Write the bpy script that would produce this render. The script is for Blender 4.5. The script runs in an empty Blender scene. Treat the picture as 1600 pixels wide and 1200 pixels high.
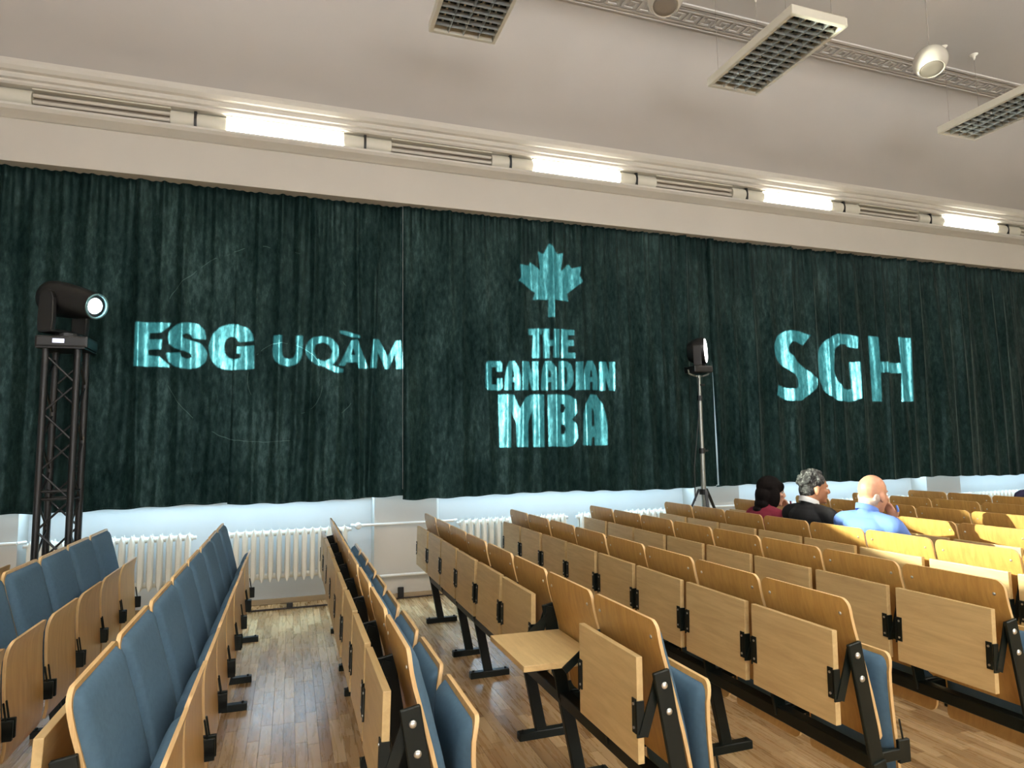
import bpy, bmesh, math, random
import numpy as np
from mathutils import Vector, Matrix, noise
from mathutils.geometry import tessellate_polygon

random.seed(7)
rng = np.random.default_rng(11)
SC = bpy.context.scene
COL = SC.collection
PI = math.pi

# ------------------------------------------------------------------ camera
CAM_H = 1.58
F_PX, YAW, PITCH, ROLL = 1007.7, 0.3309, 0.0968, -0.0151
FW = Vector((math.sin(YAW)*math.cos(PITCH), math.cos(YAW)*math.cos(PITCH), math.sin(PITCH)))
R0 = Vector((math.cos(YAW), -math.sin(YAW), 0)); U0 = R0.cross(FW)
RT = math.cos(ROLL)*R0 + math.sin(ROLL)*U0
UP = -math.sin(ROLL)*R0 + math.cos(ROLL)*U0
cd = bpy.data.cameras.new('camera'); cam = bpy.data.objects.new('camera', cd); COL.objects.link(cam)
cd.sensor_width = 36; cd.lens = F_PX/1600*36; cd.clip_start = 0.02; cd.clip_end = 200
M = Matrix((RT, UP, -FW)).transposed().to_4x4(); M.translation = (0, 0, CAM_H)
cam.matrix_world = M
SC.camera = cam

# ------------------------------------------------------------------ world, exposure
w = bpy.data.worlds.new('world'); SC.world = w; w.use_nodes = True
w.node_tree.nodes['Background'].inputs[0].default_value = (0.75, 0.86, 1.0, 1)
w.node_tree.nodes['Background'].inputs[1].default_value = 0.6
SC.view_settings.view_transform = 'Standard'; SC.view_settings.look = 'None'
SC.view_settings.gamma = 1.0; SC.view_settings.use_curve_mapping = False
SC.view_settings.exposure = 0.8
LAMP_E = 12.0          # lit cornice lamps
WIN_E = 5.0           # daylight panes behind the curtain
ADDED_BACKWIN_E = 6.0
ADDED_PEND_E = 16.0
ADDED_UP_E = 100.0           #           # pendants added overhead as fill light       # unseen daylight panes added behind the camera
GOBO_W = 38000.0
BEAM_W = 4000.0
SC.cycles.max_bounces = 8; SC.cycles.diffuse_bounces = 4; SC.cycles.glossy_bounces = 4
SC.cycles.sample_clamp_indirect = 6.0
SC.cycles.caustics_reflective = False; SC.cycles.caustics_refractive = False

def lin(r, g, b):
    f = lambda c: (c/255/12.92) if c/255 <= 0.04045 else ((c/255+0.055)/1.055)**2.4
    return (f(r), f(g), f(b))

# ------------------------------------------------------------------ materials
def nt(name):
    m = bpy.data.materials.new(name); m.use_nodes = True
    t = m.node_tree; b = t.nodes['Principled BSDF']
    return m, t, b
def mapped(t, scale, coord='Object'):
    tc = t.nodes.new('ShaderNodeTexCoord'); mp = t.nodes.new('ShaderNodeMapping')
    mp.inputs['Scale'].default_value = scale
    t.links.new(tc.outputs[coord], mp.inputs['Vector']); return mp.outputs[0]
def ramp(t, fac, stops):
    r = t.nodes.new('ShaderNodeValToRGB'); e = r.color_ramp.elements
    while len(e) < len(stops): e.new(0.5)
    for el, (p, c) in zip(e, stops): el.position = p; el.color = (*c, 1)
    t.links.new(fac, r.inputs[0]); return r.outputs[0]
def tex(t, vec, scale=5, detail=4, rough=0.55, dist=0.0):
    n = t.nodes.new('ShaderNodeTexNoise'); n.inputs['Scale'].default_value = scale
    n.inputs['Detail'].default_value = detail; n.inputs['Roughness'].default_value = rough
    n.inputs['Distortion'].default_value = dist
    t.links.new(vec, n.inputs['Vector']); return n.outputs['Fac']
def bump(t, b, h, strength=0.2, dist=0.01):
    n = t.nodes.new('ShaderNodeBump'); n.inputs['Strength'].default_value = strength
    n.inputs['Distance'].default_value = dist
    t.links.new(h, n.inputs['Height']); t.links.new(n.outputs[0], b.inputs['Normal'])
def math_n(t, op, a, bb):
    n = t.nodes.new('ShaderNodeMath'); n.operation = op
    for i, v in enumerate((a, bb)):
        if v is None: continue
        if isinstance(v, (int, float)): n.inputs[i].default_value = v
        else: t.links.new(v, n.inputs[i])
    return n.outputs[0]
def hsv_rand(t, col, amt_v=0.25):
    oi = t.nodes.new('ShaderNodeObjectInfo'); h = t.nodes.new('ShaderNodeHueSaturation')
    t.links.new(col, h.inputs['Color'])
    t.links.new(math_n(t, 'ADD', math_n(t, 'MULTIPLY', oi.outputs['Random'], amt_v), 1-amt_v/2), h.inputs['Value'])
    return h.outputs[0]
def plain(name, c, rough=0.5, metal=0.0, var=0.06, scale=6, bmp=0.0, spec=None):
    m, t, b = nt(name)
    n = tex(t, mapped(t, (1, 1, 1)), scale)
    c0 = tuple(x*(1-var) for x in c); c1 = tuple(min(1, x*(1+var)) for x in c)
    t.links.new(ramp(t, n, [(0.3, c0), (0.7, c1)]), b.inputs['Base Color'])
    b.inputs['Roughness'].default_value = rough; b.inputs['Metallic'].default_value = metal
    if spec is not None: b.inputs['Specular IOR Level'].default_value = spec
    if bmp: bump(t, b, tex(t, mapped(t, (1, 1, 1)), scale*20), bmp, 0.003)
    return m
def wood(name, ca, cb, rough, mapscale, amt=0.18, coat=0.0):
    m, t, b = nt(name)
    oi = t.nodes.new('ShaderNodeObjectInfo')
    tc = t.nodes.new('ShaderNodeTexCoord'); mp = t.nodes.new('ShaderNodeMapping')
    mp.inputs['Scale'].default_value = mapscale
    t.links.new(tc.outputs['Object'], mp.inputs['Vector'])
    cx = t.nodes.new('ShaderNodeCombineXYZ')
    sh = math_n(t, 'MULTIPLY', oi.outputs['Random'], 37.0)
    for i in range(3): t.links.new(sh, cx.inputs[i])
    t.links.new(cx.outputs[0], mp.inputs['Location'])
    n = tex(t, mp.outputs[0], 4, 5, 0.6, 0.6)
    col = hsv_rand(t, ramp(t, n, [(0.28, ca), (0.72, cb)]), amt)
    t.links.new(col, b.inputs['Base Color']); b.inputs['Roughness'].default_value = rough
    b.inputs['Coat Weight'].default_value = coat; b.inputs['Coat Roughness'].default_value = 0.25
    return m
def emit(name, c, s):
    m, t, b = nt(name)
    b.inputs['Base Color'].default_value = (*c, 1)
    b.inputs['Emission Color'].default_value = (*c, 1); b.inputs['Emission Strength'].default_value = s
    return m

MT = {}
MT['wall'] = plain('wall_paint', lin(196, 191, 182), 0.75, var=0.025, scale=1.2)
MT['niche'] = plain('niche_paint', lin(215, 216, 214), 0.7, var=0.03, scale=2)
MT['ceiling'] = plain('ceiling_paint', lin(178, 173, 167), 0.85, var=0.035, scale=0.9)
MT['plaster'] = plain('white_plaster', lin(212, 208, 199), 0.6, var=0.02)
MT['plast_orn'] = plain('ornament_plaster', lin(182, 177, 171), 0.85, var=0.02)
MT['ply'] = wood('varnished_plywood', lin(170, 127, 66), lin(198, 155, 86), 0.32, (10, 10, 1.1), 0.16, 0.25)
MT['plyedge'] = wood('plywood_edge', lin(196, 158, 104), lin(220, 186, 132), 0.45, (60, 3, 3), 0.1)
MT['shell'] = wood('seat_plywood', lin(170, 130, 72), lin(194, 153, 92), 0.36, (10, 10, 1.1), 0.14, 0.15)
MT['tablet'] = wood('beech_laminate', lin(180, 151, 103), lin(202, 174, 122), 0.4, (9, 1.0, 9), 0.10)
MT['blue'] = plain('blue_upholstery', lin(67, 91, 108), 0.85, var=0.08, scale=60, bmp=0.15, spec=0.2)
MT['steel'] = plain('dark_green_steel', lin(11, 18, 14), 0.42, var=0.1, spec=0.25)
MT['black'] = plain('black_plastic', lin(11, 11, 12), 0.42, var=0.1)
MT['bolt'] = plain('bolt_metal', lin(205, 203, 196), 0.3, 0.9)
MT['chrome'] = plain('stand_metal', lin(150, 152, 145), 0.35, 0.8)
MT['radiator'] = plain('radiator_enamel', lin(226, 221, 208), 0.4, var=0.02)
MT['pipe'] = plain('pipe_enamel', lin(228, 226, 220), 0.4, var=0.02)
MT['white_metal'] = plain('luminaire_enamel', lin(214, 210, 196), 0.45, var=0.02)
MT['louver'] = plain('louver_aluminium', lin(222, 228, 228), 0.18, 0.66, var=0.03)
MT['dark_in'] = plain('luminaire_inside', lin(26, 36, 36), 0.15, 0.6)
MT['globe'] = plain('globe_enamel', lin(192, 187, 176), 0.22, var=0.02)
MT['grille'] = plain('speaker_grille', lin(140, 132, 122), 0.7, var=0.05, scale=200)
MT['tube_off'] = plain('fluorescent_glass_off', lin(205, 198, 186), 0.25, var=0.02)
MT['trough'] = plain('reflector_trough', lin(168, 158, 144), 0.35, 0.2, var=0.05)
MT['lamp_on'] = emit('lit_diffuser', (1.0, 0.965, 0.88), LAMP_E)
MT['day'] = emit('daylight_pane', (0.55, 0.79, 1.0), WIN_E)
MT['day_back_added'] = emit('added_daylight_pane_behind', (0.98, 0.99, 1.0), ADDED_BACKWIN_E)
MT['pend_added'] = emit('added_pendant_diffuser', (1.0, 0.985, 0.945), ADDED_PEND_E)
MT['up_added'] = emit('added_uplight_diffuser', (1.0, 0.985, 0.95), ADDED_UP_E)
MT['lens_on'] = emit('lit_lens', (0.82, 0.95, 1.0), 9.0)
MT['lens_warm'] = emit('lit_wash_lens', (1.0, 0.98, 0.94), 9.0)
MT['lens_rim'] = plain('lens_glass_rim', lin(120, 160, 165), 0.1, 0.3)
MT['display'] = emit('status_display', (0.72, 0.74, 0.95), 0.7)
MT['bounce_lining'] = plain('added_bounce_lining', lin(205, 208, 205), 0.85)
MT['baseboard'] = wood('baseboard_wood', lin(148, 128, 98), lin(166, 146, 116), 0.5, (1, 8, 8), 0.05)
MT['cable'] = plain('cable_rubber', lin(40, 24, 18), 0.6)
MT['subfloor'] = plain('subfloor', lin(92, 70, 46), 0.8)

def skin(name, c): return plain(name, c, 0.5, var=0.1, scale=18)
MT['skin_a'] = skin('skin_warm', lin(196, 142, 112))
MT['skin_b'] = skin('skin_tan', lin(176, 124, 92))
MT['skin_c'] = skin('skin_fair', lin(212, 164, 138))
MT['maroon'] = plain('maroon_knit', lin(112, 22, 44), 0.9, var=0.15, scale=30, bmp=0.3)
MT['suit'] = plain('black_suit_cloth', lin(10, 10, 12), 0.8, var=0.15, scale=40)
MT['shirt'] = plain('light_blue_shirt', lin(92, 124, 190), 0.75, var=0.05, scale=8)
MT['navy'] = plain('purple_navy_cloth', lin(52, 48, 82), 0.8, var=0.1, scale=20)
MT['collar'] = plain('white_collar', lin(232, 232, 230), 0.7, var=0.02)
MT['hair_dark'] = plain('dark_brown_hair', lin(14, 9, 8), 0.8, var=0.4, scale=40, spec=0.12)
MT['trouser'] = plain('dark_trousers', lin(34, 35, 42), 0.85, var=0.1)
MT['shoe'] = plain('shoe_leather', lin(22, 19, 17), 0.4)
m, t, b = nt('grey_curly_hair')
n = tex(t, mapped(t, (1, 1, 1)), 34, 3, 0.6, 1.5)
t.links.new(ramp(t, n, [(0.38, lin(16, 15, 15)), (0.56, lin(52, 52, 52)), (0.76, lin(150, 150, 148))]), b.inputs['Base Color'])
b.inputs['Roughness'].default_value = 0.6; bump(t, b, n, 0.8, 0.02); MT['hair_grey'] = m
MT['hair_white'] = plain('short_white_hair', lin(186, 164, 148), 0.7, var=0.12, scale=60)

# velvet: dark pile, glancing sheen, and a soft gloss that the crushed pile breaks up
m, t, b = nt('green_velvet')
mp = mapped(t, (1, 1, 0.35))
n1 = tex(t, mp, 30, 6, 0.7); n2 = tex(t, mp, 3.0, 3)
fac = math_n(t, 'ADD', math_n(t, 'MULTIPLY', n1, 0.62), math_n(t, 'MULTIPLY', n2, 0.38))
t.links.new(ramp(t, fac, [(0.36, (0.0030, 0.0085, 0.0085)), (0.54, (0.0055, 0.0150, 0.0145)), (0.70, (0.012, 0.027, 0.026))]), b.inputs['Base Color'])
tcv = t.nodes.new('ShaderNodeTexCoord'); sx = t.nodes.new('ShaderNodeSeparateXYZ'); t.links.new(tcv.outputs['Object'], sx.inputs[0])
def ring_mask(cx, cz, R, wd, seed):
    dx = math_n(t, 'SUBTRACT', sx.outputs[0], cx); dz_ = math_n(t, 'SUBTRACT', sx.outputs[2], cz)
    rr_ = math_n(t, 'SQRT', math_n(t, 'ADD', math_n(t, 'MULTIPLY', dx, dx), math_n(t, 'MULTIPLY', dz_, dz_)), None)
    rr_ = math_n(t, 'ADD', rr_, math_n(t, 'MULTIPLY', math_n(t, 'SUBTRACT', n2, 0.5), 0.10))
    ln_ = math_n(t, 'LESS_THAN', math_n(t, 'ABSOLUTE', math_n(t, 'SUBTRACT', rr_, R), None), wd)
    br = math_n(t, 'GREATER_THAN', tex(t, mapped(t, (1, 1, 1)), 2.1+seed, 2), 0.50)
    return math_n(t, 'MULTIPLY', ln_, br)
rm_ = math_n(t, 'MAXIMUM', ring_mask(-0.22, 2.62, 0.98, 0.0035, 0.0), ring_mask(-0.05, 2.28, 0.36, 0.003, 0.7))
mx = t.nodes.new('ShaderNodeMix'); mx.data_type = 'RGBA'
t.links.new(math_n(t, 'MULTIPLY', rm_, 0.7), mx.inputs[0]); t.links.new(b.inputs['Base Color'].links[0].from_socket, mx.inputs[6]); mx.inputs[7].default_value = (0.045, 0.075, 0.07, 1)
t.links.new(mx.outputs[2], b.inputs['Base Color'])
b.inputs['Roughness'].default_value = 0.36
sp_ = ramp(t, fac, [(0.38, (0.02, 0.02, 0.02)), (0.52, (0.14, 0.14, 0.14)), (0.66, (0.44, 0.44, 0.44))])
t.links.new(sp_, b.inputs['Specular IOR Level'])
b.inputs['Specular Tint'].default_value = (0.50, 0.80, 0.76, 1)
b.inputs['Sheen Weight'].default_value = 0.35; b.inputs['Sheen Roughness'].default_value = 0.3
b.inputs['Sheen Tint'].default_value = (0.46, 0.66, 0.62, 1)
MT['velvet'] = m

# oak strips, tone per strip from a vertex attribute
m, t, b = nt('oak_strip')
at = t.nodes.new('ShaderNodeAttribute'); at.attribute_name = 'tone'
mp = mapped(t, (14, 1.2, 1)); n = tex(t, mp, 3, 4, 0.6, 0.5)
f = math_n(t, 'ADD', math_n(t, 'MULTIPLY', at.outputs['Fac'], 0.80), math_n(t, 'MULTIPLY', n, 0.20))
t.links.new(ramp(t, f, [(0.1, lin(152, 120, 80)), (0.5, lin(178, 146, 102)), (0.9, lin(208, 178, 132))]), b.inputs['Base Color'])
rr = math_n(t, 'ADD', math_n(t, 'MULTIPLY', n, 0.16), 0.20)
t.links.new(rr, b.inputs['Roughness']); b.inputs['Specular IOR Level'].default_value = 0.5
MT['oak'] = m

# ------------------------------------------------------------------ builders
class MB:
    def __init__(s): s.v = []; s.f = []; s.mi = []
    def add(s, vs, fs, mi=0):
        o = len(s.v); s.v += [tuple(v) for v in vs]; s.f += [tuple(i+o for i in f) for f in fs]; s.mi += [mi]*len(fs); return s
    def box(s, x0, x1, y0, y1, z0, z1, mi=0):
        return s.hexa([(x0,y0,z0),(x1,y0,z0),(x1,y1,z0),(x0,y1,z0),(x0,y0,z1),(x1,y0,z1),(x1,y1,z1),(x0,y1,z1)], mi)
    def hexa(s, c, mi=0):
        return s.add(c, [(0,3,2,1),(4,5,6,7),(0,1,5,4),(1,2,6,5),(2,3,7,6),(3,0,4,7)], mi)
    def tube(s, a, b, r0, r1=None, n=12, mi=0, cap=True):
        a = Vector(a); b = Vector(b); r1 = r0 if r1 is None else r1
        d = (b-a).normalized(); u = d.orthogonal().normalized(); v = d.cross(u)
        vs = []
        for c, r in ((a, r0), (b, r1)):
            for i in range(n):
                q = 2*PI*i/n; vs.append(c + (u*math.cos(q)+v*math.sin(q))*r)
        fs = [(i, (i+1) % n, n+(i+1) % n, n+i) for i in range(n)]
        if cap: fs += [tuple(range(n-1, -1, -1)), tuple(range(n, 2*n))]
        return s.add(vs, fs, mi)
    def path(s, pts, r, n=8, mi=0):
        for a, b in zip(pts, pts[1:]): s.tube(a, b, r, None, n, mi)
        return s
    def bar(s, a, b, wx, wy, ref=(0, 1, 0), mi=0):   # rectangular bar from a to b; wx across, wy along ref
        a = Vector(a); b = Vector(b); d = (b-a).normalized(); v = Vector(ref); u = d.cross(v).normalized(); v = u.cross(d).normalized()
        c = [p + u*sx*wx/2 + v*sy*wy/2 for p in (a, b) for sx, sy in ((-1,-1),(1,-1),(1,1),(-1,1))]
        return s.hexa(c, mi)
    def lathe(s, prof, n=24, mi=0, axis='z', org=(0,0,0), cap=True, ring=False):
        vs = []
        for r, z in prof:
            for i in range(n):
                q = 2*PI*i/n; p = (r*math.cos(q), r*math.sin(q), z)
                if axis == 'x': p = (p[2], p[0], p[1])
                if axis == 'y': p = (p[1], p[2], p[0])
                vs.append((p[0]+org[0], p[1]+org[1], p[2]+org[2]))
        k = len(prof)
        fs = [(j*n+i, j*n+(i+1) % n, (j+1)*n+(i+1) % n, (j+1)*n+i) for j in range(k-1) for i in range(n)]
        if ring: fs += [((k-1)*n+i, (k-1)*n+(i+1) % n, (i+1) % n, i) for i in range(n)]
        elif cap: fs += [tuple(range(n-1, -1, -1)), tuple((k-1)*n+i for i in range(n))]
        return s.add(vs, fs, mi)
    def ell(s, c, r, rot=None, nu=16, nv=10, mi=0):
        c = Vector(c); R = rot or Matrix.Identity(3); vs = []
        for j in range(nv+1):
            a = PI*j/nv
            for i in range(nu):
                q = 2*PI*i/nu
                vs.append(c + R @ Vector((r[0]*math.sin(a)*math.cos(q), r[1]*math.sin(a)*math.sin(q), r[2]*math.cos(a))))
        fs = [(j*nu+i, (j+1)*nu+i, (j+1)*nu+(i+1) % nu, j*nu+(i+1) % nu) for j in range(nv) for i in range(nu)]
        return s.add(vs, fs, mi)
    def caps(s, pts, radii, mi=0, n=12):
        for (a, b), (ra, rb) in zip(zip(pts, pts[1:]), zip(radii, radii[1:])): s.tube(a, b, ra, rb, n, mi)
        for p, r in zip(pts, radii): s.ell(p, (r, r, r), None, 12, 8, mi)
        return s
    def extr_x(s, prof, x0, x1, mi=0, closed=True):    # profile of (y, z) swept along x
        n = len(prof); vs = [(x0, y, z) for y, z in prof] + [(x1, y, z) for y, z in prof]
        fs = [(i, (i+1) % n, n+(i+1) % n, n+i) for i in range(n if closed else n-1)]
        if closed: fs += [tuple(range(n-1, -1, -1)), tuple(range(n, 2*n))]
        return s.add(vs, fs, mi)
    def mesh(s, name, mats, smooth=False, bevel=0.0, seg=2, angle=None):
        me = bpy.data.meshes.new(name); me.from_pydata(s.v, [], s.f)
        for mm in (mats if isinstance(mats, (list, tuple)) else [mats]): me.materials.append(MT[mm])
        me.polygons.foreach_set('material_index', s.mi)
        bm = bmesh.new(); bm.from_mesh(me)
        bmesh.ops.remove_doubles(bm, verts=bm.verts, dist=1e-6)
        bmesh.ops.recalc_face_normals(bm, faces=bm.faces)
        if bevel:
            es = [e for e in bm.edges if len(e.link_faces) == 2 and e.calc_face_angle(0) > 0.6]
            bmesh.ops.bevel(bm, geom=es, offset=bevel, segments=seg, affect='EDGES', profile=0.6, clamp_overlap=True)
        bm.to_mesh(me); bm.free()
        if smooth:
            me.polygons.foreach_set('use_smooth', [True]*len(me.polygons))
            if angle: me.set_sharp_from_angle(angle=angle)
        return me
    def obj(s, name, mats, parent=None, **k): return link(name, s.mesh(name, mats, **k), parent)

def link(name, me, parent=None, loc=None):
    o = bpy.data.objects.new(name, me); COL.objects.link(o)
    if parent: o.parent = parent
    if loc: o.location = loc
    return o
def thing(name, label, cat, loc=(0, 0, 0), rz=0.0, group=None):
    o = bpy.data.objects.new(name, None); COL.objects.link(o); o.empty_display_size = 0.1
    o.location = loc; o.rotation_euler = (0, 0, rz)
    return tag(o, label, cat, group)
def tag(o, label, cat, group=None):
    o['label'] = label; o['category'] = cat
    if group: o['group'] = group
    return o
def struct(o, label=None):
    o['kind'] = 'structure'
    if label: o['label'] = label
    return o
ORD = ['first', 'second', 'third', 'fourth', 'fifth', 'sixth', 'seventh', 'eighth', 'ninth', 'tenth', 'eleventh', 'twelfth', 'thirteenth']

# ------------------------------------------------------------------ room shell
D = 7.04                     # pier face of the window wall
XL, XR, YB = -6.2, 14.0, -5.6
ZC = 6.23
PIERS = [(-6.6, -6.2), (-3.1, -2.31), (0.853, 1.522), (4.82, 5.50), (8.79, 9.47), (12.8, 14.2)]
NICHE = 7.29
PEL = 6.62                   # pelmet / upper wall face
CT = 4.166                   # curtain top = pelmet soffit

floor = MB().box(XL, XR, YB, NICHE+0.1, -0.12, -0.004).obj('floor', 'subfloor')
struct(floor, 'oak strip parquet floor')

wb = MB()
for a, b_ in PIERS: wb.box(a, b_, D, D+0.6, 0, 4.3)
for (a, b_), (c, d) in zip(PIERS, PIERS[1:]):
    wb.box(b_, c, NICHE, D+0.6, 0, 1.05, 1)          # parapet below the window
    wb.box(b_, c, NICHE+0.12, D+0.6, 4.05, 4.3)
struct(wb.obj('wall_back', ['wall', 'niche']), 'white window wall with shallow radiator niches and piers')
struct(MB().box(XL-0.4, XR+0.2, PEL, D+0.6, CT, 5.1).obj('wall_upper', 'wall'), 'plain pale upper wall above the curtain')
for i, ((a, b_), (c, d)) in enumerate(zip(PIERS, PIERS[1:])):
    wo = bpy.data.objects.new('window_%d' % (i+1), None); COL.objects.link(wo); struct(wo)
    fr = MB()
    y0, y1 = NICHE+0.10, NICHE+0.16
    fr.box(b_, c, y0, y1, 1.05, 1.13); fr.box(b_, c, y0, y1, 3.97, 4.05)
    nx = 4; wdt = (c-b_)/nx
    for k in range(nx+1):
        x = b_+k*wdt; fr.box(max(b_, x-0.04), min(c, x+0.04), y0, y1, 1.13, 3.97)
    fr.obj('window_frame', 'pipe', wo)
    for k in range(nx):
        MB().box(b_+k*wdt+0.04, b_+(k+1)*wdt-0.04, y0+0.03, y0+0.036, 1.13, 3.97).obj('pane', 'day', wo)
    MB().box(b_, c, NICHE-0.03, NICHE+0.12, 1.05, 1.08).obj('window_sill', 'pipe', wo)

# cornice ledge, mouldings and cove
prof = [(PEL+0.02, 4.555), (PEL-0.02, 4.56), (PEL-0.05, 4.575), (PEL-0.11, 4.60), (PEL-0.135, 4.625), (PEL-0.135, 4.645), (PEL-0.10, 4.652), (PEL+0.02, 4.655)]
struct(MB().extr_x(prof, XL, XR).obj('trim_1', 'plaster'), 'moulded ledge below the cornice lamps')
prof = [(PEL+0.02, 4.83), (PEL-0.10, 4.83), (PEL-0.115, 4.845), (PEL-0.115, 4.865), (PEL-0.14, 4.875), (PEL-0.15, 4.90), (PEL-0.15, 4.915), (PEL-0.18, 4.925), (PEL-0.205, 4.955), (PEL-0.215, 4.985), (PEL-0.215, 5.01), (PEL+0.02, 5.02)]
struct(MB().extr_x(prof, XL, XR).obj('trim_2', 'plaster'), 'stepped plaster cornice above the lamps')
YC0, ZC0 = PEL-0.20, 5.0
YC1 = 5.80
cove = []
for k in range(25):
    a = (PI/2)*k/24
    cove.append((YC1 + (YC0-YC1)*math.cos(a)**0.9 if k < 24 else YC1, ZC0 + (ZC-ZC0)*math.sin(a)))
yb1, yb0 = YB+1.0, YB+0.2
profc = cove + [(yb1, ZC)] + [(yb1 - (yb1-yb0)*math.cos((PI/2)*k/12), ZC0 + (ZC-ZC0)*math.sin((PI/2)*k/12)) for k in range(11, -1, -1)] + [(YB-0.2, ZC0), (YB-0.2, ZC+0.3), (PEL+0.1, ZC+0.3), (PEL+0.1, ZC0)]
ce = MB().extr_x(profc, XL, XR).obj('ceiling', 'ceiling', smooth=True, angle=0.5)
struct(ce, 'pale coved ceiling')
# raised ornament band on the flat of the ceiling
orn = bpy.data.objects.new('trim_3', None); COL.objects.link(orn); struct(orn, 'plaster meander band on the ceiling')
for y0, y1, dz in ((5.775, 5.80, 0.008), (5.715, 5.745, 0.010), (5.50, 5.525, 0.010), (5.445, 5.48, 0.018)):
    MB().box(XL, XR, y0, y1, ZC-dz, ZC+0.01).obj('band_fillet', 'plast_orn', orn, bevel=0.004)
key = MB(); kz0, kz1 = ZC-0.013, ZC+0.005
def kb(x0, x1, y0, y1): key.box(x0, x1, 5.535+y0*0.165, 5.535+y1*0.165, kz0, kz1)
kw = 0.19
kb(0, kw*0.16, 0.0, 1.0); kb(0, kw*0.86, 0.84, 1.0); kb(kw*0.70, kw*0.86, 0.30, 1.0); kb(kw*0.34, kw*0.86, 0.30, 0.46)
kb(kw*0.34, kw*0.48, 0.30, 0.66); kb(0, kw*1.0, 0.0, 0.14)
kme = key.mesh('meander_key', 'plast_orn', bevel=0.003, seg=1)
x = 0.2
while x < 12.0:
    link('meander_key', kme, orn, (x, 0, 0)); x += kw

struct(MB().box(XL-0.2, XL, YB, D+0.6, 0, 5.2).obj('wall_left', 'wall'))
struct(MB().box(XR, XR+0.2, YB, D+0.6, 0, 5.2).obj('wall_right', 'wall'))
for nm, xx in (('wall_left_gable', XL-0.2), ('wall_right_gable', XR)):
    struct(MB().box(xx, xx+0.2, YB, D, 5.2, ZC+0.3).obj(nm, 'wall'))
fw = MB()
BW = [(-4.6, -2.2), (-0.8, 1.6), (3.0, 5.4)]
edges = [XL] + [v for p_ in BW for v in p_] + [XR]
for i in range(0, len(edges), 2): fw.box(edges[i], edges[i+1], YB-0.3, YB, 0, 5.2)
for a, b_ in BW: fw.box(a, b_, YB-0.3, YB, 0, 1.0); fw.box(a, b_, YB-0.3, YB, 4.0, 5.2)
struct(fw.obj('wall_front', 'wall'))
for i, (a, b_) in enumerate(BW):
    wo = bpy.data.objects.new('window_%d' % (i+6), None); COL.objects.link(wo); struct(wo)  # unseen window, added so that its glowing panes light the hall
    fr = MB(); y0, y1 = YB-0.22, YB-0.16
    for k in range(4):
        x = a+(b_-a)*k/3; fr.box(max(a, x-0.04), min(b_, x+0.04), y0, y1, 1.0, 4.0)
    fr.box(a, b_, y0, y1, 1.0, 1.08); fr.box(a, b_, y0, y1, 3.92, 4.0)
    fr.obj('window_frame', 'pipe', wo)
    for k in range(3): MB().box(a+(b_-a)*k/3+0.04, a+(b_-a)*(k+1)/3-0.04, y0+0.02, y0+0.026, 1.08, 3.92).obj('pane', 'day_back_added', wo)

bb = MB()
for (a, b_), (c, d) in zip(PIERS, PIERS[1:]):
    bb.box(b_, c, NICHE-0.02, NICHE, 0, 0.055); bb.box(c, d, D-0.02, D, 0, 0.055)
struct(bb.obj('baseboard_back', 'baseboard', bevel=0.004), 'low wooden baseboard')
cb = MB()
for k, (yo, zo) in enumerate(((0.035, 0.010), (0.055, 0.008))):
    pts = [(x_, D-yo-0.012*math.sin(x_*1.7+k), zo+0.004*k) for x_ in np.linspace(-3.0, 11.0, 90)]
    cb.path(pts, 0.007, 6)
tag(cb.obj('floor_cable', 'cable', smooth=True), 'dark cables lying on the floor along the baseboard', 'cable')
for i, (x_, lab) in enumerate(((0.02, 'small black cable clip on the floor below the left radiators'), (1.13, 'small black socket box at the foot of the beige pier'))):
    tag(MB().box(x_-0.03, x_+0.03, D-0.05, D-0.021, 0.015, 0.06+0.06*i).obj('cable_clip', 'black', bevel=0.006), lab, 'cable clip')

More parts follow.
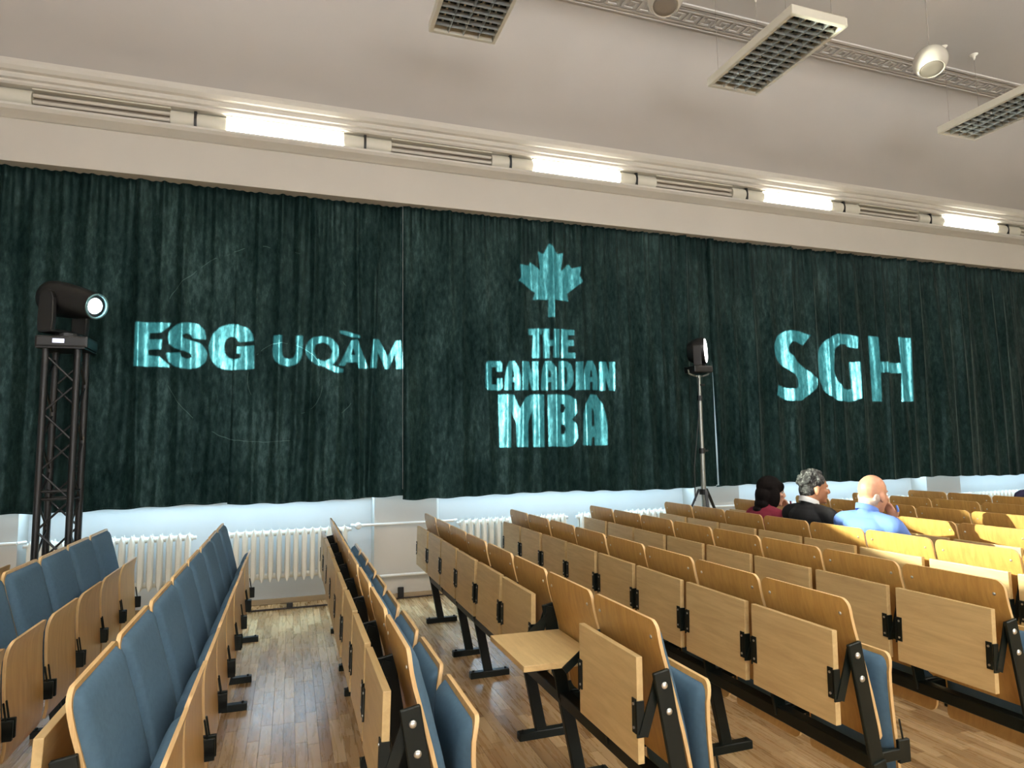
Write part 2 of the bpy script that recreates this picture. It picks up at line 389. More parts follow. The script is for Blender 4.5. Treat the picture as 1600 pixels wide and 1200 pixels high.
# ------------------------------------------------------------------ cornice lamps
JP, J0, LY, LZ = 1.593, -0.914, PEL-0.07, 4.66
LIT = {0, 2, 4, 6}
posn = ['at the far left edge', 'leftmost, above the truss tower', 'above the left curtain seam', 'above the maple leaf', 'right of the maple leaf', 'above the tripod lamp', 'above the letters at right', 'near the right edge', 'at the far right edge', 'beyond the right edge']
lampn = 0
for i in range(-2, 8):
    x0, x1 = J0+i*JP, J0+(i+1)*JP
    lit = i in LIT
    k = i+2
    lab = ('lit' if lit else 'unlit') + ' cornice lamp, %s fixture from the left of the strip' % ORD[k-1] if k else 'unlit cornice lamp cut by the left edge'
    t_ = thing('cornice_lamp', lab, 'light fixture', (x0, PEL, LZ), 0, 'cornice lamp strip')
    la, lb = 0.17*JP, 0.865*JP
    # rounded housing ends
    arc = [(-0.005, 0.0)] + [(-0.01-0.075*math.sin(PI*q/8), 0.085-0.08*math.cos(PI*q/8)) for q in range(9)] + [(-0.005, 0.17)]
    MB().extr_x(arc, 0.012, la).obj('end_housing', 'white_metal', t_, smooth=True, angle=0.6)
    MB().extr_x(arc, lb, JP-0.012).obj('end_housing', 'white_metal', t_, smooth=True, angle=0.6)
    MB().extr_x([(-0.005, 0.0), (-0.08, 0.01), (-0.088, 0.085), (-0.08, 0.16), (-0.005, 0.17)], JP-0.012, JP+0.012).obj('joint_gap', 'black', t_)
    tr = MB(); tr.extr_x([(-0.004, 0.01), (-0.012, 0.02), (-0.012, 0.15), (-0.004, 0.16)], la, lb)
    tr.obj('reflector', 'trough', t_)
    MB().box(la, lb, -0.075, -0.004, 0.0, 0.014).obj('lower_lip', 'white_metal', t_, bevel=0.003)
    MB().box(la, lb, -0.075, -0.004, 0.156, 0.17).obj('upper_lip', 'white_metal', t_, bevel=0.003)
    if lit:
        a2 = [(-0.02, 0.016)] + [(-0.02-0.058*math.sin(PI*q/8), 0.085-0.068*math.cos(PI*q/8)) for q in range(9)] + [(-0.02, 0.154)]
        MB().extr_x(a2, la+0.004, lb-0.004).obj('diffuser', 'lamp_on', t_, smooth=True, angle=0.6)
    else:
        for zz in (0.055, 0.115):
            MB().tube((la+0.005, -0.042, zz), (lb-0.005, -0.042, zz), 0.018, None, 14).obj('tube', 'tube_off', t_, smooth=True, angle=0.6)

# ------------------------------------------------------------------ curtains
CY = 6.75
def fold_fn(x0, x1, amp, smin, smax, seed):
    r = np.random.default_rng(seed); xs = []; x = x0+0.03
    while x < x1: xs.append(x); x += r.uniform(smin, smax)
    xs = np.array(xs); n = len(xs)
    a = amp*r.uniform(0.35, 1.25, n); wd = r.uniform(0.22, 0.42, n)*(smin+smax)/2
    ln = r.normal(0, 0.012, n); ph = r.uniform(0, 6.28, n); sk = r.uniform(-0.4, 0.4, n)
    def fn(X, Z):
        d = np.zeros_like(X); h = CT-Z
        for i in range(n):
            u = (X-(xs[i]+ln[i]*h+0.006*np.sin(h*1.3+ph[i])))/(wd[i]*(0.75+0.12*h))
            g = np.exp(-np.abs(u)**1.6)
            d += a[i]*g*(1+sk[i]*np.tanh(u*2))*(0.75+0.25*np.sin(0.9*h+ph[i]))
        d += 0.012*np.exp(-h*3.0)*np.sin(X*2*PI/0.075+ph[0])          # heading pleats
        d += 0.0025*np.sin(X*71+3*np.sin(Z*2.1))*np.sin(Z*1.3+X*5)
        return 0.12*np.tanh(d/0.12)
    return fn
def curtain(x0, x1, amp, smin, smax, seed, label, zb, yoff=0.0, hem=0.012):
    fn = fold_fn(x0, x1, amp, smin, smax, seed)
    nx = int((x1-x0)/0.011); nz = 34
    xs = np.linspace(x0, x1, nx+1); zs = np.linspace(0, 1, nz+1)
    X, T = np.meshgrid(xs, zs)
    r = np.random.default_rng(seed+50)
    bot = zb + hem*np.sin(X*2.3+seed)+0.006*np.sin(X*19)
    Z = CT+0.01 - (CT+0.01-bot)*T
    dep = fn(X, Z)
    dep *= np.minimum(1, (np.minimum(X-x0, x1-X))/0.05+0.55)
    Y = CY + yoff - dep
    if 4.9 < x0 < 5.0: X = X + 0.030*np.clip((2.75-Z)/1.2, 0, 1)*np.clip(1-(X-x0)/0.25, 0, 1)
    idx = np.arange((nx+1)*(nz+1)).reshape(nz+1, nx+1)
    q = np.stack([idx[:-1, :-1], idx[1:, :-1], idx[1:, 1:], idx[:-1, 1:]], -1).reshape(-1, 4)
    me = bpy.data.meshes.new('curtain')
    me.from_pydata(np.stack([X, Y, Z], -1).reshape(-1, 3).tolist(), [], q.tolist())
    me.materials.append(MT['velvet']); me.polygons.foreach_set('use_smooth', [True]*len(me.polygons))
    root = thing('curtain', label, 'curtain', (0, 0, 0), 0, 'green velvet curtains')
    link('drape', me, root)
    me2 = bpy.data.meshes.new('bounce_lining')  # pale backing added to bounce window daylight down below the curtain
    Y2 = Y+0.012
    me2.from_pydata(np.stack([X[::3, ::4], Y2[::3, ::4]+0.01, np.maximum(Z[::3, ::4], zb+0.02)], -1).reshape(-1, 3).tolist(), [],
        (lambda ii: np.stack([ii[:-1, :-1], ii[:-1, 1:], ii[1:, 1:], ii[1:, :-1]], -1).reshape(-1, 4).tolist())(np.arange(X[::3, ::4].size).reshape(X[::3, ::4].shape)))
    me2.materials.append(MT['bounce_lining'])
    link('bounce_lining', me2, root)
    hm = MB(); p_ = [(xs[i], Y[-1, i], Z[-1, i]) for i in range(0, nx+1, 3)]
    v = []; f = []
    for i, (a, b_, c) in enumerate(p_): v += [(a, b_-0.003, c+0.003), (a, b_-0.003, c-0.012), (a, b_+0.012, c-0.012), (a, b_+0.012, c+0.003)]
    for i in range(len(p_)-1):
        for j in range(4): f.append((i*4+j, i*4+(j+1) % 4, i*4+4+(j+1) % 4, i*4+4+j))
    hm.add(v, f); hm.obj('hem', 'velvet', root)
    return root
curtain(-6.0, -0.53, 0.055, 0.13, 0.30, 3, 'green velvet curtain panel behind the truss tower, left of the seam', 1.085, 0.0)
curtain(-0.56, 1.135, 0.048, 0.10, 0.24, 5, 'green velvet curtain panel carrying the thin projected capitals', 1.09, 0.015)
curtain(1.10, 4.95, 0.065, 0.12, 0.28, 8, 'green velvet curtain panel with the projected maple leaf', 1.075, -0.02)
curtain(4.945, 13.4, 0.085, 0.15, 0.33, 13, 'green velvet curtain panel right of the tripod lamp', 1.075, 0.0)

# ------------------------------------------------------------------ radiators and pipes
sec = MB()
zt, zb_, hw_ = 0.80, 0.27, 0.027
pf = [(-hw_, 0.33), (-hw_*0.45, 0.285), (0, zb_), (hw_*0.45, 0.285), (hw_, 0.33), (hw_, 0.725), (hw_*0.55, 0.765), (0, zt-0.005), (-hw_*0.55, 0.765), (-hw_, 0.725)]
n = len(pf)
sec.add([(x_*0.55, -0.072, z_) for x_, z_ in pf]+[(x_, -0.058, z_) for x_, z_ in pf]+[(x_, -0.030, z_) for x_, z_ in pf], [(i, (i+1) % n, n+(i+1) % n, n+i) for i in range(n)]+[(n+i, n+(i+1) % n, 2*n+(i+1) % n, 2*n+i) for i in range(n)]+[tuple(range(n)), tuple(range(3*n-1, 2*n-1, -1))])
sec.add([(x_*0.45, 0.03, z_) for x_, z_ in pf]+[(x_*0.45, 0.07, z_) for x_, z_ in pf], [(i, (i+1) % n, n+(i+1) % n, n+i) for i in range(n)]+[tuple(range(n)), tuple(range(2*n-1, n-1, -1))])
for z_ in (0.745, 0.325):
    sec.tube((-0.0395, 0, z_), (0.0395, 0, z_), 0.028, None, 12); sec.box(-0.018, 0.018, -0.04, 0.04, z_-0.03, z_+0.03)
sme = sec.mesh('section', 'radiator', smooth=True, angle=0.7)
RY = 7.06
def radiator(xa, n, label):
    r = thing('radiator', label, 'radiator', (xa, RY, 0), 0, 'cast iron radiators')
    for k in range(n): link('section', sme, r, (0.04+0.08*k, 0, 0))
    for k in (1, n-2):
        MB().box(0.04+0.08*k-0.012, 0.04+0.08*k+0.012, -0.02, 0.02, 0, 0.30).obj('foot', 'radiator', r)
    MB().tube((-0.03, 0, 0.745), (0, 0, 0.745), 0.018).obj('end_plug', 'pipe', r)
    MB().tube((n*0.08, 0, 0.745), (n*0.08+0.03, 0, 0.745), 0.018).obj('end_plug', 'pipe', r)
radiator(-2.24, 17, 'white radiator behind the truss tower, left of its twin')
radiator(-0.69, 16, 'white radiator at the end of the open floor aisle')
radiator(1.78, 16, 'white radiator right of the beige pier')
radiator(3.22, 16, 'white radiator left of the tripod stand')
radiator(5.75, 16, 'white radiator hidden behind the seated people')
radiator(7.15, 16, 'white radiator below the big projected letters at right')
radiator(9.7, 16, 'white radiator at the far right edge')
def pipes(xa, xb, label):
    t_ = thing('heating_pipe', label, 'pipe', (0, 0, 0), 0, 'heating pipes')
    yy = D-0.045
    MB().path([(xa, RY, 0.785), (xa+0.05, yy, 0.785), (xb-0.05, yy, 0.785), (xb, RY, 0.785)], 0.014, 10).obj('pipe', 'pipe', t_, smooth=True, angle=0.6)
    MB().path([(xa, RY, 0.25), (xa+0.05, yy, 0.25), (xb-0.05, yy, 0.25), (xb, RY, 0.25)], 0.014, 10).obj('pipe', 'pipe', t_, smooth=True, angle=0.6)
    MB().lathe([(0.012, 0), (0.03, 0.01), (0.036, 0.03), (0.034, 0.055), (0.02, 0.068), (0.004, 0.07)], 16, 0, 'y', (xa+0.06, yy-0.075, 0.785)).obj('valve_knob', 'pipe', t_, smooth=True)
pipes(0.62, 1.75, 'white heating pipes crossing the beige pier')
pipes(4.52, 5.72, 'white heating pipes crossing the pier behind the tripod')
pipes(8.45, 9.67, 'white heating pipes crossing the pier at far right')
pipes(-3.3, -2.25, 'white heating pipes at the left edge')
tag(MB().tube((1.575, NICHE-0.03, 0.0), (1.575, NICHE-0.03, 4.0), 0.02).obj('riser_pipe', 'pipe', smooth=True, angle=0.6), 'white vertical riser pipe right of the beige pier', 'pipe')

# ------------------------------------------------------------------ auditorium seats
BP = [(0.000, 0.986), (0.002, 0.95), (0.010, 0.90), (0.024, 0.85), (0.040, 0.79), (0.056, 0.73), (0.074, 0.66), (0.092, 0.58), (0.106, 0.51), (0.116, 0.45)]
def interp(P, z):
    zs = [p_[1] for p_ in P][::-1]; xs = [p_[0] for p_ in P][::-1]
    return float(np.interp(z, zs, xs))
def sheet(rows, ncol, mats, hwf, bulge=None, edge_mi=0, smooth=True, seg_angle=0.9):
    """rows: list of (xa, za, xb, zb): rear and front point of each row; hwf(row index) gives the half width."""
    mb = MB(); nr = len(rows); va = []; vb = []
    for j, (xa, za, xb, zb2) in enumerate(rows):
        h = hwf(j)
        for i in range(ncol):
            u = -1+2*i/(ncol-1); y = h*math.copysign(abs(u)**0.9, u)
            bx = bulge(j, u) if bulge else 0
            va.append((xa, y, za)); vb.append((xb+bx, y, zb2))
    N = nr*ncol; vs = va+vb; fs = []; mi = []
    for j in range(nr-1):
        for i in range(ncol-1):
            q = j*ncol+i; fs.append((q, q+1, q+ncol+1, q+ncol)); mi.append(0)
            fs.append((N+q, N+q+ncol, N+q+ncol+1, N+q+1)); mi.append(0)
    rim = [j*ncol for j in range(nr)]+[(nr-1)*ncol+i for i in range(1, ncol)]+[j*ncol+ncol-1 for j in range(nr-2, -1, -1)]+[i for i in range(ncol-2, 0, -1)]
    for a, b_ in zip(rim, rim[1:]+rim[:1]): fs.append((a, b_, N+b_, N+a)); mi.append(edge_mi)
    mb.v = vs; mb.f = fs; mb.mi = mi
    return mb
# backrest: bent plywood with rounded upper corners
def corner(d, r, h): return h if d >= r else h-r+math.sqrt(max(0, r*r-(r-d)**2))
zz = [0.986, 0.9845, 0.980, 0.972, 0.961, 0.946, 0.92, 0.88, 0.83, 0.77, 0.70, 0.62, 0.54, 0.50, 0.475, 0.458, 0.45]
HB = 0.241
bw = [corner(0.986-z_+0.0008, 0.042, HB) if z_ > 0.6 else corner(z_-0.45+0.0008, 0.035, HB) for z_ in zz]
TH = 0.013
rows_b = [(interp(BP, z_), z_, interp(BP, z_)+TH, z_) for z_ in zz]
ME = {}
ME['backrest'] = sheet(rows_b, 9, None, lambda j: bw[j], None, 1).mesh('backrest', ['ply', 'plyedge'], smooth=True, angle=0.7)
# cushion on its front
zc = [0.972, 0.968, 0.958, 0.935, 0.89, 0.83, 0.77, 0.71, 0.65, 0.59, 0.54, 0.515, 0.50, 0.495]
ct_ = [0.000, 0.010, 0.020, 0.027, 0.030, 0.031, 0.030, 0.029, 0.029, 0.028, 0.026, 0.020, 0.010, 0.0]
cw = [corner(0.972-z_+0.0008, 0.04, 0.233) if z_ > 0.7 else corner(z_-0.495+0.0008, 0.03, 0.233) for z_ in zc]
rows_c = [(interp(BP, z_)+TH-0.001, z_, interp(BP, z_)+TH, z_) for z_ in zc]
ME['back_cushion'] = sheet(rows_c, 17, None, lambda j: cw[j], lambda j, u: ct_[j]*(1-abs(u)**9)**0.5+0.0008).mesh('back_cushion', 'blue', smooth=True)
# tip-up seat pan, folded
SP = [(0.216, 0.758), (0.206, 0.73), (0.198, 0.69), (0.196, 0.62), (0.200, 0.54), (0.206, 0.46), (0.212, 0.38), (0.214, 0.31), (0.206, 0.265), (0.196, 0.245)]
zs_ = [0.758, 0.7565, 0.752, 0.744, 0.732, 0.715, 0.69, 0.64, 0.57, 0.49, 0.41, 0.34, 0.30, 0.275, 0.258, 0.249, 0.245]
HS = 0.222
sw = [corner(0.758-z_+0.0008, 0.042, HS) if z_ > 0.6 else corner(z_-0.245+0.0008, 0.03, HS) for z_ in zs_]
rows_s = [(interp(SP, z_), z_, interp(SP, z_)+0.014, z_) for z_ in zs_]
zk = [0.742, 0.738, 0.728, 0.705, 0.66, 0.60, 0.53, 0.46, 0.40, 0.36, 0.335, 0.32, 0.315]
ck = [0.0, 0.012, 0.022, 0.030, 0.032, 0.032, 0.030, 0.028, 0.026, 0.022, 0.015, 0.008, 0.0]
kw_ = [corner(0.742-z_+0.0008, 0.04, 0.213) if z_ > 0.6 else corner(z_-0.315+0.0008, 0.03, 0.213) for z_ in zk]
rows_k = [(interp(SP, z_)+0.001, z_, interp(SP, z_), z_) for z_ in zk]
shell_mb = sheet(rows_s, 9, None, lambda j: sw[j], None, 1)
cush_mb = sheet(rows_k, 13, None, lambda j: kw_[j], lambda j, u: -ck[j]*(1-abs(u)**8)**0.5-0.0008)
ME['seat_pan'] = shell_mb.mesh('seat_pan', ['shell', 'plyedge'], smooth=True, angle=0.7)
ME['seat_cushion'] = cush_mb.mesh('seat_cushion', 'blue', smooth=True)
def rot_down(mb):
    o = MB(); px, pz = 0.20, 0.36; a = math.radians(78); c, s = math.cos(a), math.sin(a)
    o.v = [(px+(x_-px)*c+(z_-pz)*s, y_, pz+0.05-(x_-px)*s+(z_-pz)*c) for x_, y_, z_ in mb.v]; o.f = mb.f; o.mi = mb.mi; return o
ME['seat_pan_d'] = rot_down(shell_mb).mesh('seat_pan', ['shell', 'plyedge'], smooth=True, angle=0.7)
ME['seat_cushion_d'] = rot_down(cush_mb).mesh('seat_cushion', 'blue', smooth=True)
ME['bolt'] = MB().lathe([(0.001, -0.004), (0.0055, -0.003), (0.0075, 0.0)], 10, 0, 'x').mesh('bolt', 'bolt', smooth=True)
ME['tablet'] = MB().box(-0.012, 0.012, -0.226, 0.226, -0.17, 0.17).mesh('writing_tablet', 'tablet', bevel=0.0022)
hp = MB()
hp.box(-0.0165, -0.0115, -0.222, -0.198, -0.075, 0.035); hp.box(-0.0165, 0.012, -0.231, -0.2255, -0.085, 0.03)
hp.tube((-0.019, -0.210, 0.018), (-0.0150, -0.210, 0.018), 0.005, None, 8, 1); hp.tube((-0.019, -0.210, -0.058), (-0.0150, -0.210, -0.058), 0.005, None, 8, 1)
ME['hinge_a'] = hp.mesh('hinge_plate', ['steel', 'bolt'])
hq = MB(); hq.v = [(x_, -y_, z_) for x_, y_, z_ in hp.v]; hq.f = [f_[::-1] for f_ in hp.f]; hq.mi = hp.mi
ME['hinge_b'] = hq.mesh('hinge_plate', ['steel', 'bolt'])
# side arm that carries the tablet: a bent flat bar beside it
for s_, nm in ((-1, 'arm_a'), (1, 'arm_b')):
    a_ = MB(); ya = s_*0.2325
    a_.bar((-0.058, ya, 0.625), (-0.006, ya, 0.765), 0.034, 0.006); a_.bar((-0.006, ya, 0.765), (0.010, ya, 0.815), 0.034, 0.006)
    ME[nm] = a_.mesh('tablet_arm', 'steel')
# pivot blocks of the tip-up seat
for s_, nm in ((-1, 'piv_a'), (1, 'piv_b')):
    a_ = MB(); y0, y1 = sorted((s_*0.2235, s_*0.240))
    a_.box(0.115, 0.262, y0, y1, 0.375, 0.415); a_.box(0.205, 0.262, y0, y1, 0.36, 0.445); a_.bar((0.235, s_*0.232, 0.44), (0.222, s_*0.232, 0.52), 0.008, 0.008)
    ME[nm] = a_.mesh('pivot_bracket', 'steel', bevel=0.003, seg=1)

ROWX = [-2.20, -1.365, -0.525, 0.335, 1.172, 2.0, 2.842, 3.70, 4.57, 5.40, 6.225, 7.10]
YEND, SP_W, NS = 5.952, 0.5, 8
OCC = {(7, 2), (7, 3), (7, 4), (11, 2)}
ROWN = ['in the back row at left edge', 'in the row beside the truss tower', 'in the row left of the aisle', 'in the row right of the aisle', 'in the row with the open tablet',
        'in the row after the open-tablet row', 'in the second row after the open-tablet row', 'in the row with the seated people', 'in the row just ahead of the people', 'in the second row ahead of the people', 'in the second row from the front', 'in the front row at right']
def put(name, key, root, mat=None): return link(name, ME[key], root, None)
for r, xt in enumerate(ROWX):
    for k in range(NS):
        yc = YEND-SP_W*(k+0.5)
        which = 'wall-end' if k == 0 else ('%s from the wall' % ORD[k]) if k < 7 else 'aisle-end'
        if r <= 2: lab = 'blue padded tip-up seat, %s, %s' % (which, ROWN[r])
        elif (r, k) == (4, 6): lab = 'wooden seat with its writing tablet swung open, seventh from the wall'
        elif (r, k) in OCC: lab = 'seat occupied by a person, %s, %s' % (which, ROWN[r])
        else: lab = 'wooden tip-up seat, %s, %s' % (which, ROWN[r])
        t_ = thing('auditorium_seat', lab, 'seat', (xt+random.uniform(-0.003, 0.003), yc, 0), 0, 'rows of folding lecture hall seats')
        bk = put('backrest', 'backrest', t_)
        for s_ in (-1, 1):
            o = link('bolt', ME['bolt'], bk, (interp(BP, 0.925), s_*0.193, 0.925))
        put('back_cushion', 'back_cushion', t_)
        dn = (r, k) in OCC
        sp = put('seat_pan', 'seat_pan_d' if dn else 'seat_pan', t_); put('seat_cushion', 'seat_cushion_d' if dn else 'seat_cushion', t_)
        if not dn:
            for o in (sp, t_.children[-1]): 
                pass
        put('pivot_bracket', 'piv_a', t_); put('pivot_bracket', 'piv_b', t_)
        tb = link('writing_tablet', ME['tablet'], t_)
        if (r, k) == (4, 6):
            tb.location = (-0.120, 0.0, 0.705); tb.rotation_euler = (0, math.radians(92), 0); tb.rotation_euler.y = math.radians(91)
            for s_ in (-1, 1):
                a_ = MB(); a_.bar((-0.12, s_*0.2325, 0.685), (0.0, s_*0.2325, 0.775), 0.03, 0.006); a_.bar((0, s_*0.2325, 0.775), (0.012, s_*0.2325, 0.82), 0.034, 0.006)
                a_.obj('tablet_arm', 'steel', t_)
        else:
            tb.location = (-0.062, 0, 0.705); tb.rotation_euler = (0, math.radians(random.uniform(0.6, 2.4)), 0)
            put('tablet_arm', 'arm_a', t_); put('tablet_arm', 'arm_b', t_)
            put('hinge_plate', 'hinge_a', tb); put('hinge_plate', 'hinge_b', tb)

# shared steel frames of the rows
def px_(z): return 0.006+(0.83-z)*0.17
pst = MB(); pst.bar((px_(0.385), 0, 0.385), (px_(0.83), 0, 0.83), 0.062, 0.016); ME['post'] = pst.mesh('post', 'steel', bevel=0.003, seg=1)
lg = MB(); lg.bar((px_(0.03)+0.01, 0, 0.03), (px_(0.40), 0, 0.40), 0.06, 0.034); ME['leg'] = lg.mesh('leg', 'steel', bevel=0.003, seg=1)
ft = MB(); ft.box(0.02, 0.30, -0.024, 0.024, 0, 0.042)
ft.tube((0.045, 0, 0.042), (0.045, 0, 0.052), 0.009, None, 8); ft.tube((0.275, 0, 0.042), (0.275, 0, 0.052), 0.009, None, 8)
ME['foot'] = ft.mesh('foot', 'steel', bevel=0.004, seg=1)
ME['end_bolt'] = MB().lathe([(0.002, -0.007), (0.008, -0.006), (0.0115, -0.002), (0.012, 0.0)], 14, 0, 'y').mesh('end_bolt', 'bolt', smooth=True)
for r, xt in enumerate(ROWX):
    nk = NS
    t_ = thing('seat_row_frame', 'dark steel frame with T-shaped feet %s' % ROWN[r].replace('in the', 'under the'), 'seat frame', (xt, YEND, 0), 0, 'steel seat row frames')
    MB().box(0.055, 0.112, -nk*SP_W-0.008, 0.008, 0.362, 0.418).obj('beam', 'steel', t_, bevel=0.004, seg=1)
    for k in range(nk+1): link('post', ME['post'], t_, (0, -k*SP_W, 0))
    for k in (0, 2, 3, 5, 6, 8):
        if k > nk: continue
        link('leg', ME['leg'], t_, (0, -k*SP_W, 0)); link('foot', ME['foot'], t_, (0, -k*SP_W, 0))
    if nk == 8:
        for z_ in (0.785, 0.70): link('end_bolt', ME['end_bolt'], t_, (px_(z_), -nk*SP_W-0.008, z_))

# ------------------------------------------------------------------ pendant luminaires
def luminaire(xc, y0, y1, label, lit=False):
    W, zb2, hh = 0.61, 5.20, 0.085
    t_ = thing('pendant_luminaire', label, 'ceiling light', (xc, (y0+y1)/2, zb2), 0, 'louvred pendant luminaires')
    L = y1-y0; hx, hy = W/2, L/2; q = 0.035
    fr = MB()
    fr.box(-hx, -hx+q, -hy, hy, 0, hh); fr.box(hx-q, hx, -hy, hy, 0, hh); fr.box(-hx+q, hx-q, -hy, -hy+q, 0, hh); fr.box(-hx+q, hx-q, hy-q, hy, 0, hh)
    fr.obj('frame', 'white_metal', t_, bevel=0.008)
    MB().box(-hx+0.01, hx-0.01, -hy+0.01, hy-0.01, hh-0.012, hh).obj('back_plate', 'dark_in', t_)
    if lit: MB().box(-hx+0.036, hx-0.036, -hy+0.036, hy-0.036, 0.010, 0.016).obj('diffuser', 'pend_added', t_); MB().box(-hx+0.036, hx-0.036, -hy+0.036, hy-0.036, hh+0.001, hh+0.006).obj('added_uplight_diffuser', 'up_added', t_)  # added fill emitters, one facing down and one up
    for k in range(4 if not lit else 0):
        xx = -hx+q+(W-2*q)*(k+0.5)/4
        MB().tube((xx, -hy+q+0.01, 0.058), (xx, hy-q-0.01, 0.058), 0.009, None, 10).obj('tube', 'tube_off', t_, smooth=True, angle=0.6)
    for k in range(1, 4 if not lit else 1):
        xx = -hx+q+(W-2*q)*k/4
        b2 = MB(); b2.hexa([(xx-0.002, -hy+q, 0.004), (xx+0.002, -hy+q, 0.004), (xx+0.002, hy-q, 0.004), (xx-0.002, hy-q, 0.004), (xx-0.009, -hy+q, 0.045), (xx+0.009, -hy+q, 0.045), (xx+0.009, hy-q, 0.045), (xx-0.009, hy-q, 0.045)])
        b2.obj('louver_blade', 'louver', t_)
    nb = 14; bl = MB(); bl.hexa([(-hx+q, -0.0015, 0.006), (hx-q, -0.0015, 0.006), (hx-q, 0.0015, 0.006), (-hx+q, 0.0015, 0.006), (-hx+q, -0.006, 0.043), (hx-q, -0.006, 0.043), (hx-q, 0.006, 0.043), (-hx+q, 0.006, 0.043)])
    bme = bl.mesh('louver_blade', 'louver')
    for k in range(1, nb if not lit else 1): link('louver_blade', bme, t_, (0, -hy+q+(L-2*q)*k/nb, 0))
    for sx in (-1, 1):
        for sy in (-1, 1):
            MB().tube((sx*(hx-0.05), sy*(hy-0.12), hh), (sx*(hx-0.05), sy*(hy-0.12), ZC-zb2), 0.0022, None, 6).obj('wire', 'grille', t_)
            MB().lathe([(0.006, ZC-zb2-0.07), (0.012, ZC-zb2-0.05), (0.018, ZC-zb2-0.02), (0.042, ZC-zb2-0.006), (0.045, ZC-zb2)], 14, 0, 'z', (sx*(hx-0.05), sy*(hy-0.12), 0)).obj('ceiling_cup', 'white_metal', t_, smooth=True)
luminaire(1.385, 4.06, 5.25, 'louvred white pendant luminaire cut by the top edge, leftmost')
luminaire(4.26, 4.07, 5.25, 'louvred white pendant luminaire in full view, middle of three')
luminaire(7.51, 4.09, 5.29, 'louvred white pendant luminaire at the right edge')

for xc_, w_ in ((-1.6, 'left of'), (1.385, 'above'), (4.26, 'right of'), (7.51, 'well right of'), (10.6, 'far right of')):  # row of unseen pendants, added to brighten floor and ceiling
    luminaire(xc_, 0.3, 1.5, 'unseen pendant luminaire added as fill light overhead, %s the camera' % w_, True)
def globe(xc, yc, zc_, label):
    t_ = thing('pendant_speaker', label, 'pendant speaker', (xc, yc, zc_), 0, 'white ball pendants')
    R = 0.15; tilt = Matrix.Rotation(math.radians(-14), 3, 'X') @ Matrix.Rotation(math.radians(12), 3, 'Y')
    prof = [(0.004, R)] + [(R*math.sin(a), R*math.cos(a)) for a in np.linspace(0.12, 2.36, 18)] + [(0.098, -0.100), (0.002, -0.098)]
    mb = MB().lathe(prof, 28); mb.v = [tuple(tilt @ Vector(v)) for v in mb.v]
    mb.obj('shell', 'globe', t_, smooth=True, angle=0.7)
    mb = MB().lathe([(0.002, -0.106), (0.05, -0.108), (0.09, -0.105), (0.097, -0.0995), (0.09, -0.0985)], 24); mb.v = [tuple(tilt @ Vector(v)) for v in mb.v]
    mb.obj('grille', 'grille', t_, smooth=True)
    MB().tube((0, 0, 0.13), (0, 0, ZC-zc_), 0.004, None, 8).obj('cord', 'grille', t_)
    MB().lathe([(0.008, ZC-zc_-0.05), (0.05, ZC-zc_)], 16).obj('ceiling_cup', 'white_metal', t_, smooth=True)
globe(5.83, 4.29, 5.25, 'white ball pendant hanging right of the middle luminaire')
globe(2.86, 4.29, 5.25, 'white ball pendant cut by the top edge')

# ------------------------------------------------------------------ truss tower and moving head
TX0, TX1, TY0, TY1, TZ = -1.872, -1.650, 6.06, 6.30, 2.42
tt = thing('truss_tower', 'black aluminium truss tower standing before the curtain at left', 'truss', ((TX0+TX1)/2, (TY0+TY1)/2, 0))
cx_, cy_ = (TX0+TX1)/2, (TY0+TY1)/2; hx, hy = (TX1-TX0)/2, (TY1-TY0)/2
for sx in (-1, 1):
    for sy in (-1, 1): MB().tube((sx*hx, sy*hy, 0.02), (sx*hx, sy*hy, TZ), 0.026, None, 14).obj('chord', 'black', tt, smooth=True, angle=0.6)
cells = 10; dz = (TZ-0.1)/cells
br = [((-hx, -hy), (hx, -hy)), ((hx, -hy), (hx, hy)), ((hx, hy), (-hx, hy)), ((-hx, hy), (-hx, -hy))]
for (a, b_) in br:
    for k in range(cells):
        p0, p1 = (a, b_) if k % 2 == 0 else (b_, a)
        MB().tube((*p0, 0.05+k*dz), (*p1, 0.05+(k+1)*dz), 0.009, None, 8).obj('brace', 'black', tt, smooth=True, angle=0.6)
    for z_ in (1.22, 1.28): MB().tube((*a, z_), (*b_, z_), 0.010, None, 8).obj('cross_tube', 'black', tt, smooth=True, angle=0.6)
MB().box(-0.30, 0.30, -0.16, 0.16, 0, 0.02).obj('base_plate', 'black', tt, bevel=0.004)
MB().box(-0.17, 0.17, -0.17, 0.17, TZ, TZ+0.012).obj('top_plate', 'black', tt, bevel=0.003)
mh = thing('moving_head_light', 'black moving head light with lit lens on the truss tower', 'stage light', (cx_, cy_, TZ+0.012))
MB().box(-0.185, 0.185, -0.15, 0.15, 0.0, 0.095).obj('base', 'black', mh, bevel=0.018)
MB().box(-0.06, 0.02, -0.153, -0.149, 0.035, 0.068).obj('display', 'display', mh)
MB().lathe([(0.10, 0.095), (0.10, 0.125)], 20).obj('pan_bearing', 'black', mh)
HAZ, HEL = math.radians(-32), math.radians(-13)
hc = Vector((-0.03, 0.0, 0.415))
org = Vector((cx_, cy_, TZ+0.012))
dirv = Vector((math.cos(HAZ)*math.cos(HEL), math.sin(HAZ)*math.cos(HEL), math.sin(HEL)))
side = Vector((-dirv.y, dirv.x, 0)).normalized()
